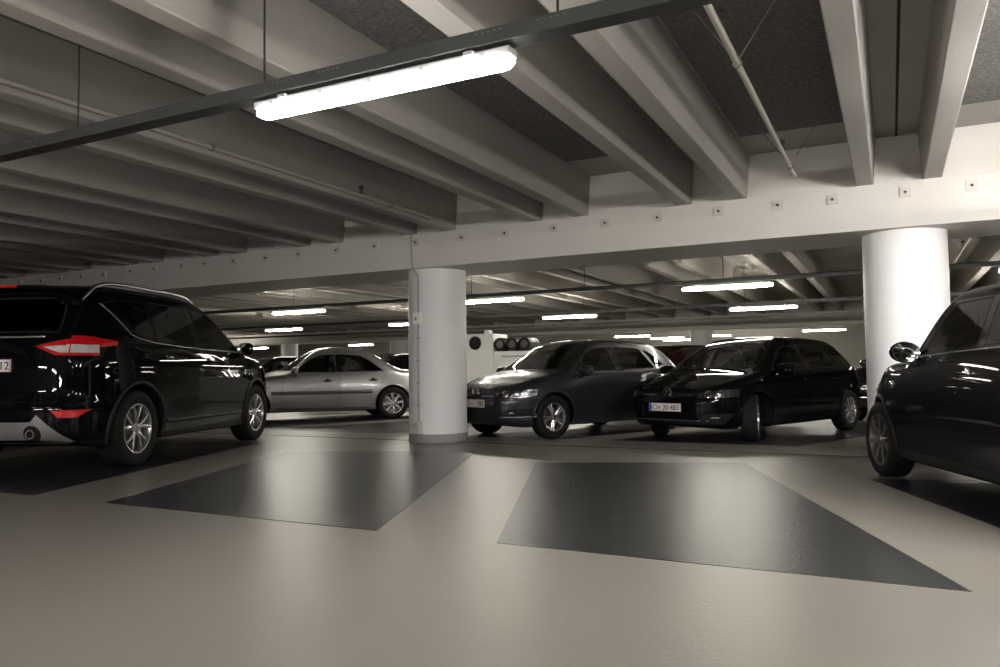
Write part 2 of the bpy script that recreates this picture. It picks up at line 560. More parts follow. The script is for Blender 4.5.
for f_ in [o for o in col.objects if o.name.startswith('diffuser') and o.parent is not near_fx and o.parent is not fx2]:
    if side_data is None:
        side_data = f_.data.copy(); side_data.materials[0] = M['tubeside']
    f_.data = side_data
far0 = make_fixture(True)
spots = [(-11.85, 13.3, 'far lamp above the windscreen of the silver saloon, higher of two'),
         (-7.0, 13.3, 'lamp just right of the white column, level with its switch box'),
         (-2.45, 13.3, 'largest far lamp, above the bonnet of the black hatchback'),
         (2.2, 13.3, 'lamp seen between the right column and the roof of the right car'),
         (-17.1, 18.5, 'far lamp above the windscreen of the silver saloon, lower of two'),
         (-12.3, 18.5, 'far lamp whose end shows just left of the white column'),
         (-7.4, 18.5, 'far lamp above the roof of the dark grey hatchback'),
         (-2.6, 18.5, 'second far lamp from the top above the black hatchback roof'),
         (2.2, 18.5, 'lamp of the second far row, hidden behind the right column'),
         (-23.6, 31.0, 'very distant lamp above the rear window of the silver saloon'),
         (-30.5, 31.0, 'very distant lamp near the left edge of the far bay'),
         (-28.0, 25.9, 'distant small lamp above the bonnet of the silver saloon'),
         (-9.6, 31.0, 'distant lamp above the windscreen of the dark grey hatchback'),
         (-6.7, 33.0, 'distant lamp beside the far column, left of the black hatchback'),
         (-8.9, 34.0, 'brightest distant lamp left of the far column between the two hatchbacks'),
         (-9.0, 36.5, 'distant lamp just under the brightest one, between the two hatchbacks'),
         (-5.6, 37.0, 'distant lamp right of the far column, above the black hatchback bonnet'),
         (-22.6, 36.0, 'small distant lamp just left of the white column above the silver boot'),
         (-2.2, 31.0, 'distant lamp at the rear roof edge of the black hatchback')]
for i, (x_, y_, lb) in enumerate(spots):
    o = far0 if i == 0 else copy_tree(far0)
    o.location = (x_, y_, 2.36)
    tag(o, lb, 'ceiling light', 'fluorescent lamps')

def pipe(x, y0, y1, z, label, vees):
    root = empty('sprinkler_pipe', (x, y0, z))
    b = bmesh.new()
    L = y1 - y0
    tubepath(b, [(0, 0, 0), (0, L - .03, 0)], .021, 10)
    link('pipe_run', b, M['pipe'], root, True, 50)
    b = bmesh.new()
    lathe(b, [(0, -.03), (.027, -.03), (.027, .03), (0.01, .034), (0, .034)], 12, Matrix.Translation((0, L - .02, 0)) @ Matrix.Rotation(R(90), 4, 'X'))
    link('end_cap', b, M['pipe'], root, True, 40)
    for v in vees:
        yy = v - y0
        for s in (-1, 1):
            b = bmesh.new()
            tubepath(b, [(0, yy, 0.01), (s * .28, yy, SLAB - z - .02)], .0042, 5)
            link('hanger_wire', b, M['wire'], root)
        b = bmesh.new(); lathe(b, [(0.02, -.012), (.03, -.012), (.03, .012), (0.02, .012)], 12, Matrix.Translation((0, yy, 0)) @ Matrix.Rotation(R(90), 4, 'X'), closed=True)
        link('pipe_clamp', b, M['wire'], root)
        b = bmesh.new()
        lathe(b, [(0, 0.0), (.020, 0), (.022, .02), (.014, .03), (.014, .06), (.026, .07), (.026, .09), (0, .095)], 10, Matrix.Translation((0, yy - .55, 0.015)))
        link('sprinkler_head', b, M['rod'], root)
    return tag(root, label, 'pipe')
pipe(-0.80, -2.0, 8.05, 2.86, 'thin cream pipe hung on wires under the rough panel, right of the near lamp', [1.0, 4.9, 7.7])
pipe(-5.05, -2.0, 8.05, 2.86, 'thin cream pipe hung on wires, ending above the white column', [1.0, 2.0, 4.6, 7.2])
pipe(-9.25, -2.0, 8.0, 2.86, 'thin cream pipe hung on wires at the far left of the near bay', [1.0, 5.4, 7.6])
for k, xx in enumerate((-3.4, 1.1)):
    pipe(xx, 10.2, 26.5, 2.86, ['thin pipe under the ribs behind the beam, above the black hatchback', 'thin pipe under the ribs behind the beam, right of the right column'][k], [11.5, 15, 19, 23])

# white equipment behind the left column ----------------------------------------
root = empty('white_cabinet', (-9.24, 17.0, 0))
b = bmesh.new(); box(b, (0, .4, .94), (.78, .8, 1.88), bev=.02)
link('cabinet_body', b, M['whitewall'], root, True, 30)
b = bmesh.new()
lathe(b, [(0, -.010), (.150, -.012), (.160, -.03), (.172, -.02), (.172, .05)], 32, Matrix.Translation((-.12, -.0, 1.65)) @ Matrix.Rotation(R(-90), 4, 'X'))
link('round_port', b, M['gloss'], root, True, 40)
b = bmesh.new(); box(b, (.1, .3, 1.93), (.14, .2, .1), bev=.02); link('top_cap', b, M['whitewall'], root)
tag(root, 'tall white cabinet with a round black opening, right of the white column', 'cabinet')
b = bmesh.new(); box(b, (0, .5, .715), (2.3, 1.0, 1.43), bev=.02)
o = link('white_counter', b, M['whitewall']); o.location = (-7.68, 17.0, 0)
tag(o, 'low white block behind the bonnet of the dark grey hatchback', 'block')
b = bmesh.new(); box(b, (0, -.008, 0), (1.9, .02, .05), bev=.004); link('edge_strip', b, M['fixture'], o).location = (0, -.005, 1.3)
for i, (x_, z_) in enumerate(((-8.66, 1.60), (-8.32, 1.60), (-7.98, 1.60))):
    root = empty('black_drum', (x_, 17.25, z_))
    b = bmesh.new()
    lathe(b, [(.10, -.30), (.155, -.30), (.168, -.26), (.168, .26), (.155, .30), (.10, .30)], 32, Matrix.Rotation(R(90), 4, 'X'), closed=True)
    link('drum_shell', b, M['plastic'], root, True, 40)
    b = bmesh.new()
    lathe(b, [(0, .27), (.10, .27), (.10, .25), (0, .25)], 24, Matrix.Rotation(R(90), 4, 'X'))
    link('drum_cap', b, M['steel'], root, True, 40)
    b = bmesh.new(); box(b, (0, -.27, 0), (.20, .02, .02)); link('cross_bar', b, M['steel'], root)
    tag(root, 'black round drum on the white block, %s of the three' % ('left', 'middle', 'right')[i], 'drum', 'black drums')
#CARS
# ---------------------------------------------------------------- cars
class Body:
    def __init__(s, P):
        s.P = P
        s.top = pchip(P['top']); s.gf = pchip(P['gf']); s.gr = pchip(P['gr'])
        s.bot = pchip(P.get('bot', [(P['XR'], .30), (P['XR'] + .35, .20), (P['XF'] - .35, .18), (P['XF'], .22)]))
        s.belt = pchip(P['belt'])
    def plan(s, x):
        P = s.P
        x0 = P.get('x0', 0.0)
        if x > x0: t = (x - x0) / (P['XF'] - x0); n = P['nf']
        else: t = (x0 - x) / (x0 - P['XR']); n = P['nr']
        t = min(t, 1.0)
        return max(0.0, 1 - t ** n) ** (1.0 / n)
    def sec(s, x, z):
        P = s.P
        b = s.belt(x); zb = s.bot(x)
        zm = P.get('zm', .58)
        if z < zm:
            k = 1 - P.get('under', .07) * ((zm - z) / (zm - .18)) ** 2
        elif z < b:
            k = 1 - P.get('shoulder', .035) * ((z - zm) / (b - zm)) ** 2.2
        else:
            kb = 1 - P.get('shoulder', .035) - P.get('step', .012) * sstep(b, b + .03, z)
            zt = P['zcant']
            t = (z - b) / (zt - b)
            k = kb + (P['Wr'] / P['W'] - kb) * (t * .8 + .2 * t * t)
        # crease
        c = P.get('crease')
        if c:
            k += c[1] * math.exp(-((z - (c[0] + c[2] * x)) / .035) ** 2)
        for xa in (P['xf'], P['xr']):
            k += P.get('flare', .015) * math.exp(-((x - xa) / .42) ** 2) * (1 - sstep(.45, .85, z))
        return k
    def ys(s, x, z):
        return s.P['W'] * s.plan(x) * s.sec(x, z)
    def zt(s, x, y):
        P = s.P
        d = 1 if x > P.get('x0', 0) else -1
        w = min(1, abs(x - P.get('x0', 0)) / .5)
        q = (y / P['W']) ** 2
        xe = x + d * w * P.get('wrap', .16) * q
        return s.top(xe) - P.get('crown', .05) * q
    def build(s):
        P = s.P
        x0 = P.get('x0', 0.0)
        N = 46
        xs = []
        for i in range(N + 1):
            u = i / N
            xs.append(x0 - (x0 - P['XR']) * (1 - u ** 2.0))
        xs = [x0 - (x0 - P['XR']) * (1 - (1 - i / N) ** 1.9) for i in range(N, 0, -1)] + [x0 + (P['XF'] - x0) * (1 - (1 - i / N) ** 1.9) for i in range(N + 1)]
        bm = bmesh.new()
        rings = []
        NS, NC, NT = 26, 5, 8
        for x in xs:
            zb = s.bot(x)
            zc = s.zt(x, 0)
            for _ in range(4):
                yc = s.ys(x, zc); zc = s.zt(x, yc)
            r = min(P.get('rc', .075), (zc - zb) * .25)
            r2 = min(r * 1.4, yc * .6)
            half = []
            y_b = s.ys(x, zb + .03)
            half += [(0, zb), (y_b * .5, zb), (y_b * .9, zb), (y_b * .985, zb + .008)]
            z1 = zc - r
            for i in range(NS):
                z = zb + .03 + (z1 - zb - .03) * i / (NS - 1)
                half.append((s.ys(x, z), z))
            p0 = half[-1]; p2 = (yc - r2, s.zt(x, yc - r2)); p1 = (yc, zc)
            for i in range(1, NC):
                t = i / NC
                half.append(tuple((1 - t) ** 2 * p0[k] + 2 * t * (1 - t) * p1[k] + t * t * p2[k] for k in (0, 1)))
            for i in range(NT + 1):
                y = p2[0] * (1 - i / NT)
                half.append((y, s.zt(x, y)))
            t = (x - x0) / (P['XF'] - x0) if x > x0 else (x0 - x) / (x0 - P['XR'])
            w = sstep(.5, 1, t)
            def wx(z):
                return x + w * (-s.gf(z) if x > x0 else s.gr(z))
            full = [(wx(z), y, z) for y, z in half] + [(wx(z), -y, z) for y, z in half[1:-1][::-1]]
            rings.append([bm.verts.new(p) for p in full])
        n = len(rings[0])
        for a, b in zip(rings, rings[1:]):
            for k in range(n):
                bm.faces.new((a[k], b[k], b[(k + 1) % n], a[(k + 1) % n]))
        bm.faces.new(rings[0]); bm.faces.new(rings[-1][::-1])
        bmesh.ops.remove_doubles(bm, verts=bm.verts, dist=0.0015)
        bmesh.ops.recalc_face_normals(bm, faces=bm.faces)
        bm.normal_update()
        s.bm = bm
        s.bvh = BVHTree.FromBMesh(bm)
        bm.verts.ensure_lookup_table(); bm.faces.ensure_lookup_table()
        s.vn = [v.normal.copy() for v in bm.verts]
        s.vc = [v.co.copy() for v in bm.verts]
        s.fv = [[v.index for v in f.verts] for f in bm.faces]
        s.lab = bm.faces.layers.int.new('lab')
        s.names = ['body']
        return s
    def hit(s, o, d):
        h = s.bvh.ray_cast(Vector(o), Vector(d))
        return h[0], h[1]
    def side(s, x, z, sg=1):
        h, n = s.hit((x, 3 * sg, z), (0, -sg, 0)); return h, n
    def front(s, y, z):
        return s.hit((5, y, z), (-1, 0, 0))
    def rear(s, y, z):
        return s.hit((-5, y, z), (1, 0, 0))
    def above(s, x, y):
        return s.hit((x, y, 4), (0, 0, -1))
    def carve(s, name, poly, axis, sg=1, nlim=.25, dele=False, ymin=0):
        """axis 'y': poly in (x,z); 'x': poly in (y,z); 'z': poly in (x,y)"""
        bm = s.bm
        ax = {'x': 0, 'y': 1, 'z': 2}[axis]
        ia, ib = {'x': (1, 2), 'y': (0, 2), 'z': (0, 1)}[axis]
        n_ax = Vector([1.0 if i == ax else 0.0 for i in range(3)])
        a0 = min(p[0] for p in poly) - .01; a1 = max(p[0] for p in poly) + .01
        b0 = min(p[1] for p in poly) - .01; b1 = max(p[1] for p in poly) + .01
        def ok(f):
            if abs(f.normal[ax]) < nlim and not dele: return False
            if not dele and f.normal[ax] * sg <= 0: return False
            if dele and f.calc_center_median()[ax] * sg < 0: return False
            va = [v.co[ia] for v in f.verts]; vb = [v.co[ib] for v in f.verts]
            return max(va) > a0 and min(va) < a1 and max(vb) > b0 and min(vb) < b1
        n = len(poly)
        for i in range(n):
            p, q = poly[i], poly[(i + 1) % n]
            c = Vector((0, 0, 0)); c[ia] = p[0]; c[ib] = p[1]
            e = Vector((0, 0, 0)); e[ia] = q[0] - p[0]; e[ib] = q[1] - p[1]
            if e.length < 1e-6: continue
            no = e.cross(n_ax).normalized()
            lo_a, hi_a = min(p[0], q[0]) - .03, max(p[0], q[0]) + .03
            lo_b, hi_b = min(p[1], q[1]) - .03, max(p[1], q[1]) + .03
            fs = []
            for f in bm.faces:
                if not ok(f): continue
                va = [v.co[ia] for v in f.verts]; vb = [v.co[ib] for v in f.verts]
                if max(va) > lo_a and min(va) < hi_a and max(vb) > lo_b and min(vb) < hi_b: fs.append(f)
            if not fs: continue
            es = list({x for f in fs for x in f.edges}); vs = list({x for f in fs for x in f.verts})
            bmesh.ops.bisect_plane(bm, geom=fs + es + vs, plane_co=c, plane_no=no, dist=1e-5)
            bm.normal_update()
        if name not in s.names: s.names.append(name)
        li = s.names.index(name)
        def inside(a, b):
            r = False; j = n - 1
            for i in range(n):
                (xi, yi), (xj, yj) = poly[i], poly[j]
                if (yi > b) != (yj > b) and a < (xj - xi) * (b - yi) / (yj - yi) + xi: r = not r
                j = i
            return r
        rm = []
        for f in bm.faces:
            if not ok(f): continue
            c = f.calc_center_median()
            if inside(c[ia], c[ib]):
                if dele:
                    if abs(c[ax]) > ymin: rm.append(f)
                else: f[s.lab] = li
        if rm: bmesh.ops.delete(bm, geom=rm, context='FACES')
    def normal_at(s, co):
        l, n, i, d = s.bvh.find_nearest(co)
        if l is None: return Vector((0, 0, 1))
        vi = s.fv[i]
        w = poly_3d_calc([s.vc[k] for k in vi], l)
        r = Vector((0, 0, 0))
        for k, ww in zip(vi, w): r += s.vn[k] * ww
        return r.normalized() if r.length > 1e-6 else n
    def finish(s, root, spec, paint):
        """spec: list of (label, part name, material, seam width, seam material)"""
        bm = s.bm
        seam_i = {}
        mats = [paint, M['seam'], M['rubber'], M['satin'], M['plastic']]
        names = list(s.names)
        for lb, pn, m, sw, sm in spec:
            if lb not in names or not sw: continue
            li = names.index(lb)
            fs = [f for f in bm.faces if f[s.lab] == li]
            if not fs: continue
            r = bmesh.ops.inset_region(bm, faces=fs, thickness=sw, depth=0.0, use_boundary=False, use_even_offset=True)
            for f in r['faces']:
                f[s.lab] = 0; f.material_index = sm
        out = {}
        bm.faces.ensure_lookup_table()
        groups = {}
        for f in bm.faces:
            nm = names[f[s.lab]]
            # left and right instances of a part are objects of their own
            c = f.calc_center_median()
            side = 0
            if nm in s.split: side = 1 if c.y > 0 else -1
            groups.setdefault((nm, side), []).append(f)
        sp = {x[0]: x for x in spec}
        for (nm, side), fs in groups.items():
            vm = {}; cos = []; faces = []; mi = []
            for f in fs:
                idx = []
                for v in f.verts:
                    if v not in vm: vm[v] = len(cos); cos.append(v.co.copy())
                    idx.append(vm[v])
                faces.append(idx); mi.append(f.material_index if nm == 'body' else 0)
            pn, m = ('body', None) if nm == 'body' else (sp[nm][1], sp[nm][2])
            me = bpy.data.meshes.new(pn)
            me.from_pydata(cos, [], faces)
            for mm in (mats if nm == 'body' else [m]): me.materials.append(mm)
            me.polygons.foreach_set('material_index', mi)
            me.polygons.foreach_set('use_smooth', [True] * len(faces))
            me.update()
            me.normals_split_custom_set_from_vertices([s.normal_at(c) for c in cos])
            o = bpy.data.objects.new(pn, me)
            col.objects.link(o); o.parent = root
            out[(nm, side)] = o
        bm.free()
        return out

def circ(cx, cz, r, n=36, a0=0, a1=360):
    return [(cx + r * math.cos(R(a0 + (a1 - a0) * i / (n if a1 - a0 == 360 else n - 1))), cz + r * math.sin(R(a0 + (a1 - a0) * i / (n if a1 - a0 == 360 else n - 1)))) for i in range(n)]

def wheel(root, x, y, sg, r, w, rim_r, style, m, steer=0.0):
    """tyre with rim, hub cap and disc as sub-parts, local axis along y (sg = outside)"""
    rot = Matrix.Rotation(R(-90) * sg, 4, 'X')
    b = bmesh.new()
    prof = [(rim_r * .98, -w * .42), (rim_r + .012, -w * .49), (r * .88, -w * .5), (r - .018, -w * .46), (r - .003, -w * .38), (r, -w * .2),
            (r, w * .2), (r - .003, w * .38), (r - .018, w * .46), (r * .88, w * .5), (rim_r + .012, w * .49), (rim_r * .98, w * .42)]
    lathe(b, prof, 56, rot, closed=True)
    t = link('tyre', b, M['rubber'], root, True, 50)
    t.location = (x, y - sg * w * .5, r)
    t.rotation_euler = (0, 0, steer)
    b = bmesh.new()
    lathe(b, [(rim_r, w * .46), (rim_r - .014, w * .45), (rim_r - .022, w * .38), (rim_r - .03, -w * .3), (rim_r - .01, -w * .4), (rim_r, -w * .42)], 48, rot, closed=True)
    hub = Matrix.Rotation(R(-90) * sg, 4, 'X')
    ro = rim_r - .012
    def spoke(a, wi, wo, ri=.03, dish=.0, bend=0.0):
        pts = []
        n = 5
        L = []; Rr = []
        for i in range(n):
            t_ = i / (n - 1)
            rr = ri + (ro - ri) * t_
            ww = wi + (wo - wi) * t_
            aa = a + bend * t_
            zz = w * (.36 + .07 * math.sin(t_ * PI * .6)) - dish * (1 - t_)
            ca, sa = math.cos(aa), math.sin(aa)
            L.append((rr * ca - ww * sa, rr * sa + ww * ca, zz)); Rr.append((rr * ca + ww * sa, rr * sa - ww * ca, zz))
        vs = []
        def V(p, dz=0):
            v = b.verts.new((p[0], p[1], p[2] + dz)); vs.append(v); return v
        tl = [V(p) for p in L]; tr = [V(p) for p in Rr]
        tm = [V(((p[0] + q[0]) / 2, (p[1] + q[1]) / 2, p[2] + .006)) for p, q in zip(L, Rr)]
        bl = [V(p, -.03) for p in L]; br = [V(p, -.03) for p in Rr]
        for i in range(n - 1):
            b.faces.new((tl[i], tl[i + 1], tm[i + 1], tm[i])); b.faces.new((tm[i], tm[i + 1], tr[i + 1], tr[i]))
            b.faces.new((tl[i], bl[i], bl[i + 1], tl[i + 1])); b.faces.new((tr[i], tr[i + 1], br[i + 1], br[i]))
            b.faces.new((bl[i], br[i], br[i + 1], bl[i + 1]))
        bmesh.ops.transform(b, matrix=hub, verts=vs)
    if style == 'fork':       # five Y-shaped forks
        for k in range(5):
            a = 2 * PI * k / 5 + .3
            spoke(a - .10, .017, .014, bend=-.20); spoke(a + .10, .017, .014, bend=.20)
    elif style == 'seven':
        for k in range(7): spoke(2 * PI * k / 7 + .2, .020, .032, bend=.0)
    elif style == 'ten':
        for k in range(10): spoke(2 * PI * k / 10, .011, .017, bend=.12)
    elif style == 'twin':
        for k in range(5):
            a = 2 * PI * k / 5 + .1
            spoke(a - .16, .013, .012, bend=.03); spoke(a + .16, .013, .012, bend=-.03)
    elif style == 'eight':
        for k in range(8): spoke(2 * PI * k / 8 + .1, .013, .030)
    lathe(b, [(0, w * .40), (.055, w * .39), (.062, w * .30), (0, w * .30)], 24, hub)
    link('rim', b, m, t, True, 30)
    b = bmesh.new()
    lathe(b, [(0, w * .425), (.026, w * .42), (.03, w * .385), (0, w * .38)], 20, hub)
    link('hub_cap', b, M['satin'], t, True, 40)
    b = bmesh.new()
    lathe(b, [(0, w * .04), (rim_r * .68, w * .04), (rim_r * .68, -.01), (0, -.01)], 36, hub)
    box(b, Vector((rim_r * .55 if x < 0 else -rim_r * .55, 0, 0)), (.07, .08, .14))
    link('brake_disc', b, M['disc'], t, True, 40)
    return t

def seat(root, x, y, z, wd=.50, bench=False):
    b = bmesh.new()
    box(b, (0, 0, .09), (.50, wd, .16), bev=.05)
    box(b, (-.27, 0, .42), (.14, wd * .96, .62), Matrix.Rotation(R(-17), 3, 'Y'), bev=.05)
    o = link('seat', b, M['seatcloth'], root, True, 60)
    o.location = (x, y, z)
    for yy in ((-.42, 0, .42) if bench else (0,)):
        b = bmesh.new()
        box(b, (-.40, yy, .83), (.09, .25, .17), Matrix.Rotation(R(-12), 3, 'Y'), bev=.035)
        tubepath(b, [(-.37, yy - .06, .70), (-.39, yy - .06, .80)], .006, 6); tubepath(b, [(-.37, yy + .06, .70), (-.39, yy + .06, .80)], .006, 6)
        link('headrest', b, M['seatcloth'], o, True, 60)
    return o

def conform(B, part, m, root, pts, how, sg=1, w=.012, th=.008, n=8):
    """raised strip following the body through the given 2d points"""
    P = []
    for a, c in pts:
        h, nn = {'side': lambda: B.side(a, c, sg), 'front': lambda: B.front(a, c), 'rear': lambda: B.rear(a, c), 'top': lambda: B.above(a, c)}[how]()
        if h is None: continue
        P.append(h)
    b = bmesh.new()
    tubepath(b, P, w, n, flat=1.0)
    return link(part, b, m, root, True, 60)

def plate(root, pos, nrm_yaw, text, bg, blue=False, w=.52, h=.11, tilt=0, redge=True, tx=None):
    """registration plate, readable from +local x"""
    o = None
    b = bmesh.new()
    box(b, (0, 0, 0), (.012, w, h), bev=.003, mi=0)
    o = link('number_plate', b, [bg], root)
    o.location = pos; o.rotation_euler = (0, tilt, nrm_yaw)
    if redge:
        b = bmesh.new()
        for zz in (-h / 2 + .003, h / 2 - .003): box(b, (.0065, 0, zz), (.002, w - .006, .004))
        for yy in (-w / 2 + .003, w / 2 - .003): box(b, (.0065, yy, 0), (.002, .004, h - .006))
        link('red_border', b, M['numred'], o)
    if blue:
        b = bmesh.new(); box(b, (.0068, -w / 2 + .028, 0), (.002, .042, h - .012))
        link('blue_band', b, M['numblue'], o)
    me = textmesh(text, .098, .0012)
    me.materials.append(M['numblack'])
    t = bpy.data.objects.new('characters', me)
    col.objects.link(t); t.parent = o
    xs = [v.co.x for v in me.vertices]
    wid = max(xs) - min(xs)
    avail = (w - .09 if blue else w - .05)
    sx = min(1.0, avail / wid)
    t.matrix_local = Matrix.Translation((.0085, (-w / 2 + (.06 if blue else .03)) if tx is None else tx - wid * sx, -.034)) @ Matrix(((0, 0, 1, 0), (1, 0, 0, 0), (0, 1, 0, 0), (0, 0, 0, 1))) @ Matrix.Diagonal((sx, 1, 1, 1))
    return o

def ring_badge(root, pos, r, m, yaw=0):
    b = bmesh.new()
    tubepath(b, [(0, r * math.cos(a), r * math.sin(a)) for a in [2 * PI * k / 28 for k in range(28)]], r * .13, 6, closed=True)
    def st(pts): tubepath(b, [(0.0, p[0] * r, p[1] * r) for p in pts], r * .12, 6)
    st([(-.38, .86), (0, .10), (.38, .86)])
    st([(-.80, .50), (-.38, -.78), (0, .02), (.38, -.78), (.80, .50)])
    o = link('round_badge', b, m, root, True, 60)
    o.location = pos; o.rotation_euler = (0, 0, yaw)
    return o

def make_car(P):
    root = empty(P['name'])
    B = Body(P).build()
    B.split = {'front_window', 'rear_window', 'quarter_window', 'front_door', 'rear_door', 'headlight', 'tail_light', 'tail_clear', 'fog_lamp', 'rear_reflector', 'triangle_window', 'side_pillar', 'fog_bezel', 'fuel_flap', 'exhaust_recess', 'cladding'}
    r = P['r']; ra = P.get('ra', r + .045)
    for lb, poly, ax, sgs in P['carve']:
        for sg in sgs:
            if ax == 'x' and lb in B.split and isinstance(sgs, tuple) and len(sgs) == 1:
                B.carve(lb, poly, ax, sg)
                B.carve(lb, [(-a, b) for a, b in poly], ax, sg)
            else:
                B.carve(lb, poly, ax, sg, nlim=.62 if (ax == 'y' and lb in ('tail_light', 'tail_clear', 'headlight')) else .25)
    for xa in (P['xf'], P['xr']):
        for sg in (1, -1):
            B.carve('x', circ(xa, r, ra, 40), 'y', sg, dele=True, ymin=.42)
    parts = B.finish(root, P['spec'], M[P['paint']])
    # lenses: reflector bowls and a clear cover for each headlight
    for sg in (1, -1):
        for (yy, zz, rr) in P.get('bulbs', []):
            h, n = B.front(sg * yy, zz)
            if h is None: continue
            b = bmesh.new()
            d = n
            q = d.to_track_quat('Z', 'Y').to_matrix().to_4x4()
            lathe(b, [(rr, .004), (rr * .9, -.002), (rr * .55, -.02 + .022), (0, .012)], 24, Matrix.Translation(h) @ q)
            lathe(b, [(rr, .004), (rr * 1.05, .008), (rr * 1.1, .004), (rr * 1.05, 0), (rr, 0)], 24, Matrix.Translation(h) @ q)
            hl = parts.get(('headlight', sg))
            link('reflector', b, M['chromebowl'], hl or root, True, 50)
    # wheel wells, lips
    for xa, nm in ((P['xf'], 'f'), (P['xr'], 'r')):
        for sg in (1, -1):
            b = bmesh.new()
            A = [R(a) for a in range(-14, 195, 8)]
            rows = []
            for a in A:
                xx, zz = xa + (ra + .001) * math.cos(a), r + (ra + .001) * math.sin(a)
                h, n = B.side(xx, max(zz, .22), sg)
                yo = abs(h.y) - .004 if h else P['W'] * .9
                rows.append((b.verts.new((xx, sg * yo, zz)), b.verts.new((xx, sg * .42, zz))))
            for p, q in zip(rows, rows[1:]): b.faces.new((p[0], p[1], q[1], q[0]))
            b.faces.new([q[1] for q in rows])
            link('wheel_well', b, M['plastic'], root, True, 40)
            lipm = M['plastic'] if P.get('clad') else M[P['paint']]
            wd_ = P.get('lipw', .012)
            pts = []
            for a in A:
                xx, zz = xa + (ra + wd_ * .6) * math.cos(a), r + (ra + wd_ * .6) * math.sin(a)
                if zz < .2: continue
                h, n = B.side(xx, zz, sg)
                if h: pts.append(h + Vector((0, -sg * .004, 0)))
            b = bmesh.new()
            tubepath(b, pts, wd_, 8)
            link('arch_trim', b, lipm, root, True, 60)
    # wheels
    for xa, st in ((P['xf'], P.get('steer', 0)), (P['xr'], 0)):
        for sg in (1, -1):
            wy = sg * (P['W'] * .985 - (.03 if st else 0.0))
            wheel(root, xa, wy, sg, r, P.get('tw', .205), P['rim'], P['wheel'], M[P.get('alloy', 'alloy')], st)
    # door mirrors
    mx, my, mz, ms = P['mirror']
    for sg in (1, -1):
        b = bmesh.new()
        bmesh.ops.create_uvsphere(b, u_segments=20, v_segments=12, radius=1.0)
        sx, sy, sz = P.get('mirsize', (.09, .115, .075))
        for v in b.verts:
            v.co.x = v.co.x * sx if v.co.x > 0 else v.co.x * sx * .45
            v.co.y *= sy; v.co.z *= sz
            if P.get('mirbox'):
                for k, q in ((1, sy), (2, sz)):
                    v.co[k] = math.copysign(min(abs(v.co[k]) * 1.18, q), v.co[k])
        o = link('door_mirror', b, M[P.get('mirpaint', P['paint'])], root, True, 60)
        o.location = (mx, sg * my, mz)
        b = bmesh.new()
        lathe(b, [(0, 0), (.80, 0), (.88, .05), (.92, .05), (.92, -.05), (0, -.05)], 24)
        bmesh.ops.transform(b, matrix=Matrix.Diagonal((sz, sy, .08, 1)), verts=b.verts)
        bmesh.ops.transform(b, matrix=Matrix.Rotation(R(-90), 4, 'Y'), verts=b.verts)
        q = link('mirror_glass', b, M['mirror'], o, True, 40); q.location = (-sx * .42, 0, 0)
        h, n = B.side(mx, mz - .09, sg)
        yb = abs(h.y) if h else P['W'] * .9
        b = bmesh.new()
        tubepath(b, [(0, 0, -sz * .5), (.0, -sg * (my - yb) * .6, -sz * .5 - .03), (.0, -sg * (my - yb + .02), -.10)], [.022, .020, .028], 8)
        link('mirror_stalk', b, M['plastic'], o, True, 60)
    # handles
    for (hx, hz) in P['handles']:
        for sg in (1, -1):
            h, n = B.side(hx, hz, sg)
            b = bmesh.new()
            box(b, (0, sg * .020, 0), (.17, .018, .026), bev=.007)
            box(b, (-.07, sg * .008, 0), (.02, .03, .02)); box(b, (.07, sg * .008, 0), (.02, .03, .02))
            lathe(b, [(0, .002), (.045, .003), (.05, 0), (0, -.004)], 20, Matrix.Translation((0, 0, -.004)) @ Matrix.Rotation(R(-90) * sg, 4, 'X'))
            o = link('door_handle', b, M[P.get('handle_m', P['paint'])], root, True, 40)
            o.location = h
    # interior
    zf = .42 if P.get('tall') else .30
    fx = P['seatx']
    for sg in (1, -1): seat(root, fx, sg * .37, zf)
    seat(root, fx - .85, 0, zf + .02, 1.22, bench=True)
    b = bmesh.new()
    box(b, (0, 0, 0), (.42, P['W'] * 1.42, .22), bev=.06)
    box(b, (-.12, P.get('drv', .37), .13), (.22, .36, .10), bev=.04)
    o = link('dashboard', b, M['plastic'], root, True, 60); o.location = (fx + .80, 0, P['belt'][0][1] - .22)
    b = bmesh.new()
    tubepath(b, [(0, .18 * math.cos(a), .18 * math.sin(a)) for a in [2 * PI * k / 28 for k in range(28)]], .015, 6, closed=True)
    box(b, (0.01, 0, 0), (.03, .34, .04), bev=.01); box(b, (0.01, 0, -.08), (.03, .04, .16), bev=.01)
    q = link('steering_wheel', b, M['plastic'], root, True, 60)
    q.location = (fx + .52, .37, P['belt'][0][1] - .06); q.rotation_euler = (0, R(-24), 0)
    b = bmesh.new()
    box(b, (fx - .1, 0, zf - .1), (2.3, P['W'] * 1.5, .05))
    link('cabin_floor', b, M['seatcloth'], root)
    b = bmesh.new(); box(b, (0, 0, 0), (.03, .24, .06), bev=.012)
    q = link('rear_view_mirror', b, M['plastic'], root, True, 60); q.location = P['rvm']
    if P.get('extra'): P['extra'](root, B, parts)
    return root

def refl(poly): return [(-a, b) for a, b in poly]
def place(o, x, y, h, s, label, cat='car'):
    o.location = (x, y, 0); o.rotation_euler = (0, 0, R(h)); o.scale = (s, s, s)
    tag(o, label, cat)
    return o

def wiper(root, B, x, y0, y1, how='z'):
    pts = []
    for i in range(8):
        t = i / 7
        y = y0 + (y1 - y0) * t
        h, n = B.above(x - .03 * math.sin(t * PI), y)
        if h: pts.append(h + n * .012)
    b = bmesh.new(); tubepath(b, pts, .008, 6)
    link('wiper', b, M['plastic'], root, True, 60)

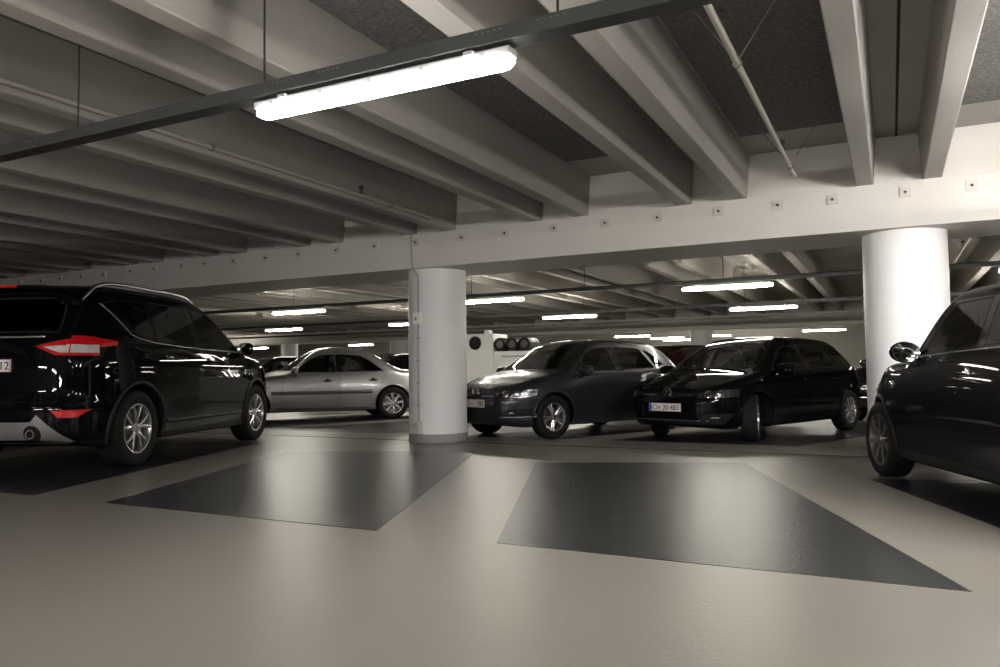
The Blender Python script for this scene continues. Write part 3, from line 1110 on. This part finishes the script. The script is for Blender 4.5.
GLASS = [('windscreen', 'windscreen', None, .016, 1), ('rear_screen', 'rear_screen', None, .016, 1), ('front_window', 'front_window', None, .012, 1),
         ('rear_window', 'rear_window', None, .012, 1), ('quarter_window', 'quarter_window', None, .012, 1), ('triangle_window', 'triangle_window', None, .01, 1)]
def mkspec(P, dark_rear=False):
    out = []
    for n_, p_, m_, w_, k_ in GLASS:
        m_ = M['privacy'] if (dark_rear and n_ in ('rear_screen', 'rear_window', 'quarter_window')) else M['glass']
        out.append((n_, p_, m_, w_, P.get('seals', {}).get(n_, k_)))
    pm = M[P['paint']]
    out += [('front_door', 'door', pm, .0035, 1), ('rear_door', 'door', pm, .0035, 1), ('bonnet', 'bonnet', pm, .004, 1), ('tailgate', 'tailgate', pm, .005, 1),
            ('front_bumper', 'front_bumper', pm, .0035, 1), ('rear_bumper', 'rear_bumper', pm, .0035, 1), ('fuel_flap', 'fuel_flap', pm, .003, 1),
            ('side_pillar', 'side_pillar', M['gloss'], 0, 1), ('headlight', 'headlight', M['bezel'], .005, 1), ('tail_light', 'tail_light', M['redlens'], .004, 1),
            ('tail_clear', 'reversing_lens', M['clearlens'], .0, 1), ('grille', 'grille', M['gloss'], .006, 1), ('lower_grille', 'lower_grille', M['plastic'], .006, 1),
            ('fog_lamp', 'fog_lamp', M['chromebowl'], .008, 4), ('fog_bezel', 'fog_lamp_bezel', M['plastic'], .004, 1), ('rear_reflector', 'rear_reflector', M['redlens'], .004, 1),
            ('cladding', 'sill_cladding', M['plastic'], 0, 1), ('skid', 'skid_plate', M['skid'], .004, 1), ('exhaust_recess', 'exhaust_recess', M['seam'], 0, 1),
            ('high_brake', 'high_brake_light', M['redlens'], .003, 1), ('side_strip', 'side_moulding', M[P.get('strip', 'plastic')], 0, 1), ('lip', 'front_lip', M['plastic'], 0, 1),
            ('cowl', 'cowl', M['plastic'], 0, 1), ('spoiler_lip', 'spoiler_lip', M['chrome'], 0, 1)]
    P['spec'] = out

# --- black family SUV seen from behind, left
def suv_extra(root, B, parts):
    for sg in (1, -1):
        b = bmesh.new()
        pts = []
        for i in range(13):
            x_ = -1.78 + 2.0 * i / 12
            t = i / 12
            h, n = B.above(x_, sg * .60)
            pts.append(h + Vector((0, 0, .008 + .04 * min(1, math.sin(PI * t) * 3))))
        tubepath(b, pts, [.012] + [.019] * 11 + [.012], 8)
        link('roof_rail', b, M['satin'], root, True, 60)
        # exhaust
        h, n = B.rear(sg * .47, .375)
        b = bmesh.new()
        lathe(b, [(.030, -.06), (.040, -.06), (.043, 0.10), (.030, .10)], 24, Matrix.Translation((h.x + .03, sg * .47, .375)) @ Matrix.Rotation(R(90), 4, 'Y'), closed=True)
        link('exhaust_pipe', b, M['chrome'], root, True, 40)
        # body side moulding, bright window line
        conform(B, 'window_trim', M['satin'], root, [(-1.64 + .033 * i, 1.53 - .035 * i) for i in range(8)] + [(-1.37, 1.245), (-1.28, 1.215), (-1.0, 1.18), (-.5, 1.155), (0, 1.14), (.5, 1.135), (.90, 1.13)], 'side', sg, .006)
        conform(B, 'door_moulding', M['plastic'], root, [(-.90, .40), (-.4, .40), (.2, .40), (.86, .40)], 'side', sg, .024)
    for sg in (1, -1):
        pts = [B.rear(sg * .70, 1.045 + .015 * k)[0] for k in range(12)]
        b = bmesh.new(); tubepath(b, pts, .006, 6); link('lamp_divider', b, M['redlens'], parts.get(('tail_light', sg)) or root, True, 60)
    # tailgate number-plate niche and spoiler
    h, n = B.rear(0, .955)
    plate(root, Vector((h.x - .012, 0, .955)), PI, '512', M['numwhite'], tx=.245)
    b = bmesh.new(); h2, n2 = B.rear(0, 1.20)
    box(b, (h2.x + .012, 0, 1.20), (.04, 1.05, .018), bev=.012); link('window_ledge', b, M['chrome'], root, True, 60)  # bright chrome bar along the lower edge of the rear screen
    b = bmesh.new()
    rows = []
    for i in range(17):
        y = -.61 + 1.22 * i / 16
        h1, _ = B.above(-1.78, y); 
        e = 1 - (abs(y) / .61) ** 4 * 1.5
        rows.append([b.verts.new(p) for p in ((-1.70, y * 1.0, h1.z - .002), (-1.92, y, h1.z + .006), (-2.10 - .03 * e, y, h1.z - .022), (-2.09 - .02 * e, y, h1.z - .045), (-1.90, y * .99, h1.z - .05))])
    for p, q in zip(rows, rows[1:]):
        for k in range(4): b.faces.new((p[k], q[k], q[k + 1], p[k + 1]))
        b.faces.new((p[4], q[4], q[0], p[0]))
    b.faces.new(rows[0][::-1]); b.faces.new(rows[-1])
    sp = link('roof_spoiler', b, M['black'], root, True, 40)
    b = bmesh.new(); box(b, (-2.148, 0, B.above(-1.78, 0)[0].z - .034), (.012, .50, .020), bev=.003); link('high_brake_light', b, M['redlens'], sp)
    conform(B, 'bumper_ledge', M['black'], root, [(-.80 + .1 * i, .60) for i in range(17)], 'rear', 1, .014)
    wz = 1.14
    h, n = B.rear(0, wz)
    b = bmesh.new(); tubepath(b, [B.rear(.02, 1.22)[0] + Vector((-.02, 0, 0)), B.rear(.2, 1.23)[0] + Vector((-.018, 0, 0)), B.rear(.42, 1.22)[0] + Vector((-.012, 0, 0))], .01, 6)
    link('rear_wiper', b, M['plastic'], root, True, 60)
suv = dict(name='family_suv', paint='black', W=.92, XF=2.26, XR=-2.26, nf=4.6, nr=6.0, xf=1.36, xr=-1.36, r=.36, rim=.235, wheel='fork', alloy='alloy', tw=.235, ra=.42, Wr=.65, zcant=1.66, tall=True,
           top=[(-2.26, 1.66), (-1.95, 1.70), (-1.2, 1.735), (-.3, 1.74), (.15, 1.72), (.45, 1.64), (.80, 1.43), (1.20, 1.18), (1.36, 1.13), (1.9, 1.06), (2.15, .98), (2.26, .90)],
           gf=[(.18, .06), (.4, 0), (.7, .0), (.85, .03), (1.0, .12)], gr=[(.25, .08), (.4, .02), (.60, .0), (.68, .04), (.98, .06), (1.16, .09), (1.40, .26), (1.68, .40)],
           bot=[(-2.26, .32), (-1.9, .24), (1.9, .22), (2.26, .26)], belt=[(-2.3, 1.22), (-1.2, 1.18), (.9, 1.10), (1.4, 1.06)], zm=.62, under=.05, shoulder=.05, step=.02, crease=(.96, .008, -.015), flare=.028, crown=.045,
           clad=True, lipw=.022, seatx=.15, rvm=(.68, 0, 1.46), mirror=(.92, .94, 1.17, 1), mirsize=(.09, .09, .075), mirbox=True, handles=[(-.86, 1.03), (.06, 1.01)],
           bulbs=[(.62, .86, .06), (.72, .87, .05)], seals={})
suv['carve'] = [
    ('cladding', [(-2.3, .12), (2.3, .12), (2.3, .30), (-2.3, .30)], 'y', (1, -1)),
    ('front_door', [(-.10, .32), (-.13, 1.12), (-.02, 1.66), (.46, 1.60), (1.10, 1.10), (1.03, .6), (.96, .32)], 'y', (1, -1)),
    ('rear_door', [(-.78, .32), (-.14, .32), (-.14, 1.12), (-.05, 1.66), (-.85, 1.66), (-1.06, 1.20), (-1.08, .88), (-.95, .62)], 'y', (1, -1)),
    ('side_pillar', [(-.20, 1.16), (-.06, 1.16), (-.04, 1.60), (-.16, 1.60)], 'y', (1, -1)),
    ('front_window', [(-.04, 1.16), (.0, 1.60), (.38, 1.575), (.58, 1.47), (.97, 1.15)], 'y', (1, -1)),
    ('rear_window', [(-.17, 1.17), (-.14, 1.605), (-.84, 1.60), (-.95, 1.20)], 'y', (1, -1)),
    ('quarter_window', [(-1.0, 1.21), (-.91, 1.60), (-1.45, 1.575), (-1.62, 1.53), (-1.36, 1.27)], 'y', (1, -1)),
    ('fuel_flap', [(-1.72, .86), (-1.55, .86), (-1.55, 1.02), (-1.72, 1.02)], 'y', (-1,)),
    ('windscreen', [(-.72, 1.18), (.72, 1.18), (.57, 1.65), (-.57, 1.65)], 'x', (1,)),
    ('tailgate', [(-.66, .64), (.66, .64), (.58, .98), (.68, 1.20), (.60, 1.60), (-.60, 1.60), (-.68, 1.20), (-.58, .98)], 'x', (-1,)),
    ('rear_screen', [(-.60, 1.24), (.60, 1.24), (.52, 1.56), (-.52, 1.56)], 'x', (-1,)),
    ('tail_light', [(.44, 1.12), (.62, 1.035), (1.0, 1.035), (1.0, 1.215), (.78, 1.21)], 'x', (-1,)),
    ('tail_light', [(-2.4, 1.035), (-2.02, 1.035), (-1.93, 1.10), (-1.64, 1.135), (-1.62, 1.175), (-1.95, 1.215), (-2.4, 1.215)], 'y', (1, -1)),
    ('tail_clear', [(.51, 1.115), (.64, 1.062), (1.0, 1.062), (1.0, 1.135), (.8, 1.135)], 'x', (-1,)),
    ('tail_clear', [(-2.4, 1.062), (-2.06, 1.062), (-1.99, 1.135), (-2.4, 1.135)], 'y', (1, -1)),
    ('skid', [(-.75, .30), (-.52, .54), (-.46, .48), (.46, .48), (.52, .54), (.75, .30), (.6, .26), (-.6, .26)], 'x', (-1,)),
    ('exhaust_recess', circ(.47, .375, .07, 16), 'x', (-1,)),
    ('rear_reflector', [(.62, .575), (.67, .505), (.78, .505), (.84, .575)], 'x', (-1,)),
    ('bonnet', [(1.25, -.70), (1.25, .70), (2.0, .66), (2.12, .5), (2.12, -.5), (2.0, -.66)], 'z', (1,)),
    ('headlight', [(.45, .80), (.95, .80), (.95, .93), (.5, .90)], 'x', (1,)),
    ('grille', [(-.42, .62), (.42, .62), (.45, .84), (-.45, .84)], 'x', (1,)),
    ('lower_grille', [(-.6, .36), (.6, .36), (.55, .54), (-.55, .54)], 'x', (1,)),
]
suv['extra'] = suv_extra
mkspec(suv, True)

def hatch_extra(o_):
    def f(root, B, parts):
        h, n = B.front(0, o_['pz'])
        plate(root, Vector((h.x + .014, 0, o_['pz'])), 0, o_['txt'], M[o_.get('pbg', 'numwhite')], blue=o_.get('blue', False), redge=o_.get('redge', True), tx=o_.get('tx'))
        h, n = B.front(0, o_['bz'])
        ring_badge(root, Vector((h.x + .016, 0, o_['bz'])), .070, M['chrome'])
        for (pts, w, m) in o_.get('front_lines', []):
            conform(B, 'grille_strip', M[m], root, pts, 'front', 1, w)
        for (pts, w, m, nm) in o_.get('side_lines', []):
            for sg in (1, -1): conform(B, nm, M[m], root, pts, 'side', sg, w)
        for y0, y1 in ((.62, -.02), (-.04, -.58)):
            wiper(root, B, o_['wx'], y0, y1)
        b = bmesh.new(); h, n = B.above(o_['ant'], 0)
        tubepath(b, [h, h + Vector((-.05, 0, .05)), h + Vector((-.16, 0, .13))], [.014, .008, .003], 6)
        link('antenna', b, M['plastic'], root, True, 60)
        h, n = B.rear(0, .72)
        if o_.get('rear_plate', True):
            b = bmesh.new(); box(b, (h.x - .008, 0, .72), (.012, .5, .11)); link('rear_plate', b, M['numwhite'], root)
    return f

golf = dict(name='hatchback', paint='black', W=.90, XF=2.125, XR=-2.125, nf=4.4, nr=5.5, xf=1.255, xr=-1.375, r=.315, rim=.205, wheel='ten', alloy='alloy', Wr=.60, zcant=1.38,
            top=[(-2.125, 1.30), (-1.9, 1.36), (-1.3, 1.425), (-.5, 1.455), (.05, 1.45), (.35, 1.39), (.75, 1.20), (1.12, 1.00), (1.25, .965), (1.7, .89), (2.0, .80), (2.125, .73)],
            gf=[(.18, .10), (.3, .01), (.52, 0), (.62, .03), (.72, .09), (.85, .2)], gr=[(.25, .08), (.4, .01), (.6, 0), (.85, .04), (1.0, .14), (1.35, .48)],
            belt=[(-2.2, 1.00), (-1.2, .965), (.9, .91), (1.3, .9)], shoulder=.04, step=.018, crease=(.80, .006, -.02), seatx=.08, rvm=(.58, 0, 1.24),
            mirror=(.74, .985, .96, 1), mirsize=(.095, .125, .075), mirbox=True, handles=[(-.92, .80), (.02, .78)], steer=R(26), bulbs=[(.60, .645, .052), (.71, .655, .045)])
golf['carve'] = [
    ('front_bumper', [(-.95, .12), (.95, .12), (.95, .56), (-.95, .56)], 'x', (1,)),
    ('front_door', [(-.18, .26), (-.20, 1.0), (-.12, 1.38), (.36, 1.33), (1.02, .92), (.98, .6), (.86, .26)], 'y', (1, -1)),
    ('rear_door', [(-.84, .26), (-.21, .26), (-.21, 1.0), (-.15, 1.38), (-.95, 1.36), (-1.22, .98), (-1.16, .78), (-1.0, .55)], 'y', (1, -1)),
    ('side_pillar', [(-.26, .955), (-.12, .955), (-.10, 1.32), (-.22, 1.32)], 'y', (1, -1)),
    ('front_window', [(-.11, .955), (-.08, 1.315), (.30, 1.29), (.50, 1.20), (.84, .955)], 'y', (1, -1)),
    ('rear_window', [(-.24, .96), (-.21, 1.325), (-.82, 1.31), (-.98, .985)], 'y', (1, -1)),
    ('quarter_window', [(-1.02, .99), (-.87, 1.30), (-1.02, 1.28), (-1.20, 1.02)], 'y', (1, -1)),
    ('windscreen', [(-.70, .985), (.70, .985), (.54, 1.385), (-.54, 1.385)], 'x', (1,)),
    ('rear_screen', [(-.62, 1.03), (.62, 1.03), (.52, 1.30), (-.52, 1.30)], 'x', (-1,)),
    ('tail_light', [(.52, .80), (.95, .80), (.95, .95), (.54, .94)], 'x', (-1,)),
    ('tail_light', [(-2.2, .80), (-1.84, .83), (-1.80, .92), (-2.2, .96)], 'y', (1, -1)),
    ('bonnet', [(1.14, -.68), (1.14, .68), (1.80, .66), (1.98, .52), (2.02, 0), (1.98, -.52), (1.80, -.66)], 'z', (1,)),
    ('headlight', [(.46, .615), (.52, .59), (.78, .60), (.95, .64), (.95, .715), (.80, .71), (.60, .685), (.47, .665)], 'x', (1,)),
    ('headlight', [(1.66, .70), (1.80, .62), (2.2, .60), (2.2, .72)], 'y', (1, -1)),
    ('grille', [(-.44, .615), (.44, .615), (.45, .67), (-.45, .67)], 'x', (1,)),
    ('lower_grille', [(-.72, .255), (.72, .255), (.80, .39), (.55, .385), (.50, .31), (-.50, .31), (-.55, .385), (-.80, .39)], 'x', (1,)),
    ('fog_lamp', [(.62, .325), (.70, .325), (.71, .36), (.62, .36)], 'x', (1,)),
]
golf['extra'] = hatch_extra(dict(pz=.47, txt='CH 20 483', blue=True, bz=.665, wx=1.15, ant=-1.55,
                                 front_lines=[([(-.42 + .084 * i, .638) for i in range(4)], .0045, 'chrome'), ([(.17 + .084 * i, .638) for i in range(4)], .0045, 'chrome'),
                                              ([(-.60 + .12 * i, .30) for i in range(11)], .005, 'satin')]))
mkspec(golf)

polo = dict(name='hatchback', paint='polo', W=.875, XF=2.03, XR=-2.03, nf=4.2, nr=5.2, xf=1.21, xr=-1.35, r=.315, rim=.205, wheel='twin', alloy='alloy', Wr=.585, zcant=1.39,
            top=[(-2.03, 1.28), (-1.85, 1.34), (-1.3, 1.42), (-.5, 1.46), (.05, 1.455), (.32, 1.40), (.70, 1.21), (1.08, 1.01), (1.2, .975), (1.65, .90), (1.92, .81), (2.03, .74)],
            gf=[(.18, .10), (.3, .01), (.5, 0), (.62, .02), (.74, .09), (.85, .2)], gr=[(.25, .08), (.4, .01), (.6, 0), (.85, .04), (1.0, .13), (1.35, .45)],
            belt=[(-2.2, 1.02), (-1.2, .98), (.9, .92), (1.3, .9)], shoulder=.045, step=.018, crease=(.76, .010, -.03), seatx=.04, rvm=(.54, 0, 1.25),
            mirror=(.70, .96, .97, 1), mirsize=(.09, .12, .075), mirbox=True, handles=[(-.90, .82), (.0, .80)], steer=R(-3), bulbs=[(.58, .655, .05), (.69, .665, .042)])
polo['carve'] = [
    ('front_bumper', [(-.95, .12), (.95, .12), (.95, .57), (-.95, .57)], 'x', (1,)),
    ('front_door', [(-.18, .26), (-.20, 1.0), (-.12, 1.38), (.34, 1.33), (.98, .92), (.94, .6), (.82, .26)], 'y', (1, -1)),
    ('rear_door', [(-.82, .26), (-.21, .26), (-.21, 1.0), (-.15, 1.38), (-.95, 1.36), (-1.20, .99), (-1.14, .78), (-.98, .55)], 'y', (1, -1)),
    ('side_pillar', [(-.26, .965), (-.12, .965), (-.10, 1.33), (-.22, 1.33)], 'y', (1, -1)),
    ('front_window', [(-.11, .965), (-.08, 1.325), (.28, 1.30), (.48, 1.20), (.80, .965)], 'y', (1, -1)),
    ('rear_window', [(-.24, .97), (-.21, 1.335), (-.82, 1.31), (-1.02, 1.0)], 'y', (1, -1)),
    ('triangle_window', [(-1.06, 1.01), (-.90, 1.29), (-1.02, 1.27), (-1.28, 1.05)], 'y', (1, -1)),
    ('windscreen', [(-.68, .995), (.68, .995), (.52, 1.395), (-.52, 1.395)], 'x', (1,)),
    ('rear_screen', [(-.60, 1.03), (.60, 1.03), (.50, 1.29), (-.50, 1.29)], 'x', (-1,)),
    ('tail_light', [(.50, .80), (.95, .80), (.95, .95), (.54, .94)], 'x', (-1,)),
    ('tail_light', [(-2.2, .80), (-1.78, .83), (-1.74, .92), (-2.2, .96)], 'y', (1, -1)),
    ('bonnet', [(1.10, -.66), (1.10, .66), (1.72, .64), (1.88, .50), (1.93, 0), (1.88, -.50), (1.72, -.64)], 'z', (1,)),
    ('headlight', [(.42, .63), (.50, .60), (.74, .60), (.95, .65), (.95, .73), (.78, .725), (.58, .70), (.43, .675)], 'x', (1,)),
    ('headlight', [(1.52, .72), (1.70, .63), (2.2, .60), (2.2, .73)], 'y', (1, -1)),
    ('grille', [(-.41, .60), (.41, .60), (.42, .69), (-.42, .69)], 'x', (1,)),
    ('lower_grille', [(-.48, .27), (.48, .27), (.55, .42), (.40, .50), (-.40, .50), (-.55, .42)], 'x', (1,)),
    ('fog_bezel', [(.52, .34), (.80, .34), (.78, .45), (.60, .44)], 'x', (1,)),
    ('fog_lamp', [(.61, .375), (.67, .375), (.67, .41), (.62, .41)], 'x', (1,)),
]
polo['extra'] = hatch_extra(dict(pz=.52, txt='395', pbg='numbeige', tx=.245, redge=False, bz=.69, wx=1.11, ant=-1.5, blue=False,
                                 front_lines=[([(-.40 + .08 * i, .625) for i in range(4)], .005, 'chrome'), ([(.16 + .08 * i, .625) for i in range(4)], .005, 'chrome'),
                                              ([(.50 + .06 * i, .335) for i in range(6)], .006, 'satin'), ([(.79, .34), (.785, .40)], .005, 'satin')],
                                 side_lines=[([(-.10, .955), (.3, .945), (.80, .93)], .004, 'satin', 'window_trim')]))
mkspec(polo)

def saloon_extra(root, B, parts):
    for sg in (1, -1):
        conform(B, 'side_moulding', M['steel'], root, [(-.96 + .1 * i, .545) for i in range(20)], 'side', sg, .032)
        conform(B, 'sill_moulding', M['steel'], root, [(-.88, .255), (-.4, .25), (.3, .25), (.86, .255)], 'side', sg, .012)
        conform(B, 'window_trim', M['satin'], root, [(-1.16, .93), (-.6, .925), (0, .915), (.60, .905)], 'side', sg, .006)
        h, n = B.side(.98, .64, sg)
        b = bmesh.new(); box(b, (h.x, h.y, h.z), (.05, .012, .022), bev=.004); link('side_repeater', b, M['amber'], root)
    h, n = B.front(0, .66)
    b = bmesh.new()
    for k in range(5): box(b, (h.x - .005, 0, .58 + .04 * k), (.02, .62, .008))
    box(b, (h.x - .004, 0, .67), (.02, .012, .20))
    link('grille_bars', b, M['chrome'], root)
    h, n = B.rear(0, .75)
    b = bmesh.new(); box(b, (h.x - .008, 0, .75), (.012, .5, .11)); link('rear_plate', b, M['numwhite'], root)
    wiper(root, B, .90, .35, -.45)
saloon = dict(name='saloon_car', paint='silver', W=.86, XF=2.24, XR=-2.24, nf=4.6, nr=4.6, xf=1.31, xr=-1.38, r=.31, rim=.205, wheel='eight', alloy='alloy', Wr=.55, zcant=1.34, ra=.36,
              top=[(-2.24, .90), (-2.1, .965), (-1.75, .985), (-1.70, 1.00), (-1.42, 1.12), (-1.07, 1.32), (-.82, 1.40), (-.32, 1.435), (-.02, 1.41), (.22, 1.30), (.52, 1.11), (.78, .97), (.90, .94), (1.6, .87), (2.1, .78), (2.24, .72)],
              gf=[(.18, .10), (.3, .01), (.5, 0), (.6, .05), (.72, .09), (.85, .2)], gr=[(.25, .08), (.4, .01), (.55, 0), (.65, .04), (1.0, .09)],
              belt=[(-2.3, .93), (-1.2, .925), (.9, .90), (1.3, .88)], shoulder=.05, step=.015, seatx=-.05, rvm=(.34, 0, 1.20), flare=.012, wrap=.22,
              mirror=(.50, .94, .96, 1), mirsize=(.09, .12, .07), mirbox=True, handles=[(-.98, .77), (-.10, .76)], handle_m='plastic', bulbs=[(.55, .66, .07), (.70, .66, .06)])
saloon['carve'] = [
    ('front_door', [(-0.280, .23), (-0.330, .92), (-0.280, 1.34), (0.100, 1.29), (0.720, .90), (0.740, .55), (0.720, .23)], 'y', (1, -1)),
    ('rear_door', [(-0.940, .23), (-0.300, .23), (-0.340, .92), (-0.310, 1.34), (-0.780, 1.31), (-1.280, .93), (-1.180, .75), (-1.060, .5)], 'y', (1, -1)),
    ('side_pillar', [(-0.370, .935), (-0.280, .935), (-0.270, 1.27), (-0.340, 1.27)], 'y', (1, -1)),
    ('front_window', [(-0.270, .935), (-0.250, 1.275), (0.020, 1.26), (0.220, 1.17), (0.560, .93)], 'y', (1, -1)),
    ('rear_window', [(-0.360, .935), (-0.340, 1.28), (-0.760, 1.25), (-0.920, 1.17), (-1.200, .945)], 'y', (1, -1)),
    ('windscreen', [(-.66, .965), (.66, .965), (.50, 1.335), (-.50, 1.335)], 'x', (1,)),
    ('rear_screen', [(-.60, 1.03), (.60, 1.03), (.50, 1.32), (-.50, 1.32)], 'x', (-1,)),
    ('tail_light', [(.45, .70), (.95, .70), (.95, .84), (.45, .84)], 'x', (-1,)),
    ('tail_light', [(-2.3, .70), (-1.95, .70), (-1.98, .84), (-2.3, .84)], 'y', (1, -1)),
    ('bonnet', [(.98, -.66), (.98, .66), (1.95, .62), (2.10, .40), (2.10, -.40), (1.95, -.62)], 'z', (1,)),
    ('headlight', [(.42, .58), (.95, .58), (.95, .72), (.42, .72)], 'x', (1,)),
    ('grille', [(-.34, .56), (.34, .56), (.30, .76), (-.30, .76)], 'x', (1,)),
    ('lower_grille', [(-.6, .26), (.6, .26), (.6, .36), (-.6, .36)], 'x', (1,)),
]
saloon['extra'] = saloon_extra
mkspec(saloon)

def mini_extra(root, B, parts):
    for sg in (1, -1):
        conform(B, 'window_trim', M['chrome'], root, [(-1.55 + .1 * i, 1.015 - .00012 * i * i) for i in range(22)], 'side', sg, .0055)
        h, n = B.side(.86, .76, sg)
        b = bmesh.new()
        lathe(b, [(0, .014), (.030, .012), (.040, 0), (0, -.004)], 20, Matrix.Translation((h.x, h.y, h.z)) @ Matrix.Rotation(R(-90) * sg, 4, 'X') @ Matrix.Diagonal((1.7, .8, 1, 1)))
        link('side_repeater', b, M['chrome'], root, True, 50)
        # round head lamp
        h, n = B.front(sg * .56, .70)
        q = Vector((.93, sg * .25, .28)).normalized().to_track_quat('Z', 'Y').to_matrix().to_4x4()
        b = bmesh.new()
        lathe(b, [(0, .05), (.05, .046), (.085, .028), (.098, .008), (.098, -.03), (0, -.03)], 32, Matrix.Translation(h + Vector((.0, 0, 0))) @ q)
        o = link('headlight', b, M['bezel'], root, True, 50)
        b = bmesh.new()
        lathe(b, [(.096, .012), (.104, .018), (.112, .010), (.108, -.01), (.096, -.01)], 32, Matrix.Translation(h) @ q, closed=True)
        link('headlight_ring', b, M['chrome'], o, True, 60)
        b = bmesh.new(); lathe(b, [(0, .065), (.03, .060), (.04, .05), (0, .045)], 20, Matrix.Translation(h) @ q); link('projector', b, M['clearlens'], o, True, 60)
    for y0, y1 in ((.55, -.02), (-.04, -.52)): wiper(root, B, .86, y0, y1)
    conform(B, 'grille_bar', M['chrome'], root, [(-.36 + .09 * i, .57) for i in range(9)], 'front', 1, .008)
    conform(B, 'bumper_bar', M['chrome'], root, [(-.4 + .1 * i, .43) for i in range(9)], 'front', 1, .012)
    h, n = B.rear(0, .70)
    b = bmesh.new(); box(b, (h.x - .008, 0, .70), (.012, .5, .11)); link('rear_plate', b, M['numwhite'], root)
mini = dict(name='compact_car', paint='brown', W=.842, XF=1.85, XR=-1.85, nf=3.8, nr=4.5, xf=1.20, xr=-1.27, r=.305, rim=.215, wheel='seven', alloy='alloydark', Wr=.61, zcant=1.40,
            top=[(-1.85, 1.33), (-1.7, 1.39), (-1.2, 1.44), (-.5, 1.46), (.10, 1.455), (.24, 1.43), (.48, 1.25), (.68, 1.03), (.80, .985), (1.3, .955), (1.62, .87), (1.85, .74)],
            gf=[(.18, .10), (.3, .01), (.45, 0), (.6, .03), (.7, .08), (.85, .2)], gr=[(.25, .08), (.4, .01), (.6, 0), (.85, .03), (1.0, .09), (1.35, .26)],
            belt=[(-2.2, 1.03), (-1.2, 1.01), (-.3, .995), (.7, .945), (1.3, .92)], shoulder=.05, step=.02, flare=.02, seatx=-.05, rvm=(.40, 0, 1.28), x0=.0,
            mirror=(.44, .88, 1.005, 1), mirsize=(.085, .105, .078), mirpaint='gloss', clad=True, lipw=.020, ra=.345, handles=[(-.38, .85)], handle_m='chrome')
mini['carve'] = [
    ('cladding', [(-2, .1), (2, .1), (2, .27), (-2, .27)], 'y', (1, -1)),
    ('front_door', [(-.50, .29), (-.52, 1.01), (-.46, 1.39), (.16, 1.39), (.60, .96), (.74, .66), (.70, .29)], 'y', (1, -1)),
    ('side_pillar', [(-1.45, 1.03), (-.3, 1.01), (.50, .97), (.20, 1.355), (-1.35, 1.32)], 'y', (1, -1)),
    ('front_window', [(-.42, 1.015), (-.38, 1.335), (.12, 1.335), (.44, .975)], 'y', (1, -1)),
    ('quarter_window', [(-1.36, 1.045), (-.50, 1.02), (-.46, 1.32), (-1.28, 1.30)], 'y', (1, -1)),
    ('windscreen', [(-.66, 1.03), (.66, 1.03), (.54, 1.40), (-.54, 1.40)], 'x', (1,)),
    ('rear_screen', [(-.60, 1.05), (.60, 1.05), (.52, 1.32), (-.52, 1.32)], 'x', (-1,)),
    ('tail_light', [(.58, .70), (.76, .70), (.74, .93), (.60, .93)], 'x', (-1,)),
    ('bonnet', [(.90, -.62), (.90, .62), (1.40, .60), (1.62, .45), (1.66, 0), (1.62, -.45), (1.40, -.60)], 'z', (1,)),
    ('grille', [(-.38, .50), (.38, .50), (.36, .62), (-.36, .62)], 'x', (1,)),
    ('lower_grille', [(-.55, .26), (.55, .26), (.5, .40), (-.5, .40)], 'x', (1,)),
]
mini['extra'] = mini_extra
mkspec(mini)

car_suv = place(make_car(suv), -8.47, 6.46, 111.6, 1.10, 'black family SUV seen from behind at the left, red tail lights and roof rails')
car_mini = place(make_car(mini), 1.12, 6.55, 110, 1.05, 'dark compact car cut off by the right edge, round black door mirror')
car_polo = place(make_car(polo), -4.389, 11.148, 246, .965, 'dark grey hatchback facing the camera just right of the white column')
car_golf = place(make_car(golf), -1.85, 11.75, 247.5, .96, 'black hatchback with white plate reading CH 20 483 and turned front wheel')
car_merc = place(make_car(saloon), -10.62, 12.45, 228, 1.03, 'silver four-door saloon between the black SUV and the white column')
def recolour(root, old, new):
    for o in root.children_recursive:
        if o.type == 'MESH' and any(s_.material == old for s_ in o.material_slots):
            o.data = o.data.copy()
            for i_, m_ in enumerate(o.data.materials):
                if m_ == old: o.data.materials[i_] = new
def dupcar(src, x, y, h, s, label, old=None, new=None):
    c = copy_tree(src); place(c, x, y, h, s, label)
    if old: recolour(c, M[old], M[new])
    return c
dupcar(car_mini, .56, 15.7, 247, 1.0, 'dark car with a round head lamp, between the black hatchback and the right column', 'brown', 'black')
dupcar(car_polo, -3.9, 17.2, 67, 1.0, 'dark car with a reddish roof, seen between the two hatchbacks', 'polo', 'red')
dupcar(car_golf, -16.4, 17.4, 247, 1.0, 'dark car behind the bonnet of the silver saloon', None)
dupcar(car_golf, -12.1, 17.4, 247, 1.0, 'dark car just visible between the silver saloon and the white column', None)
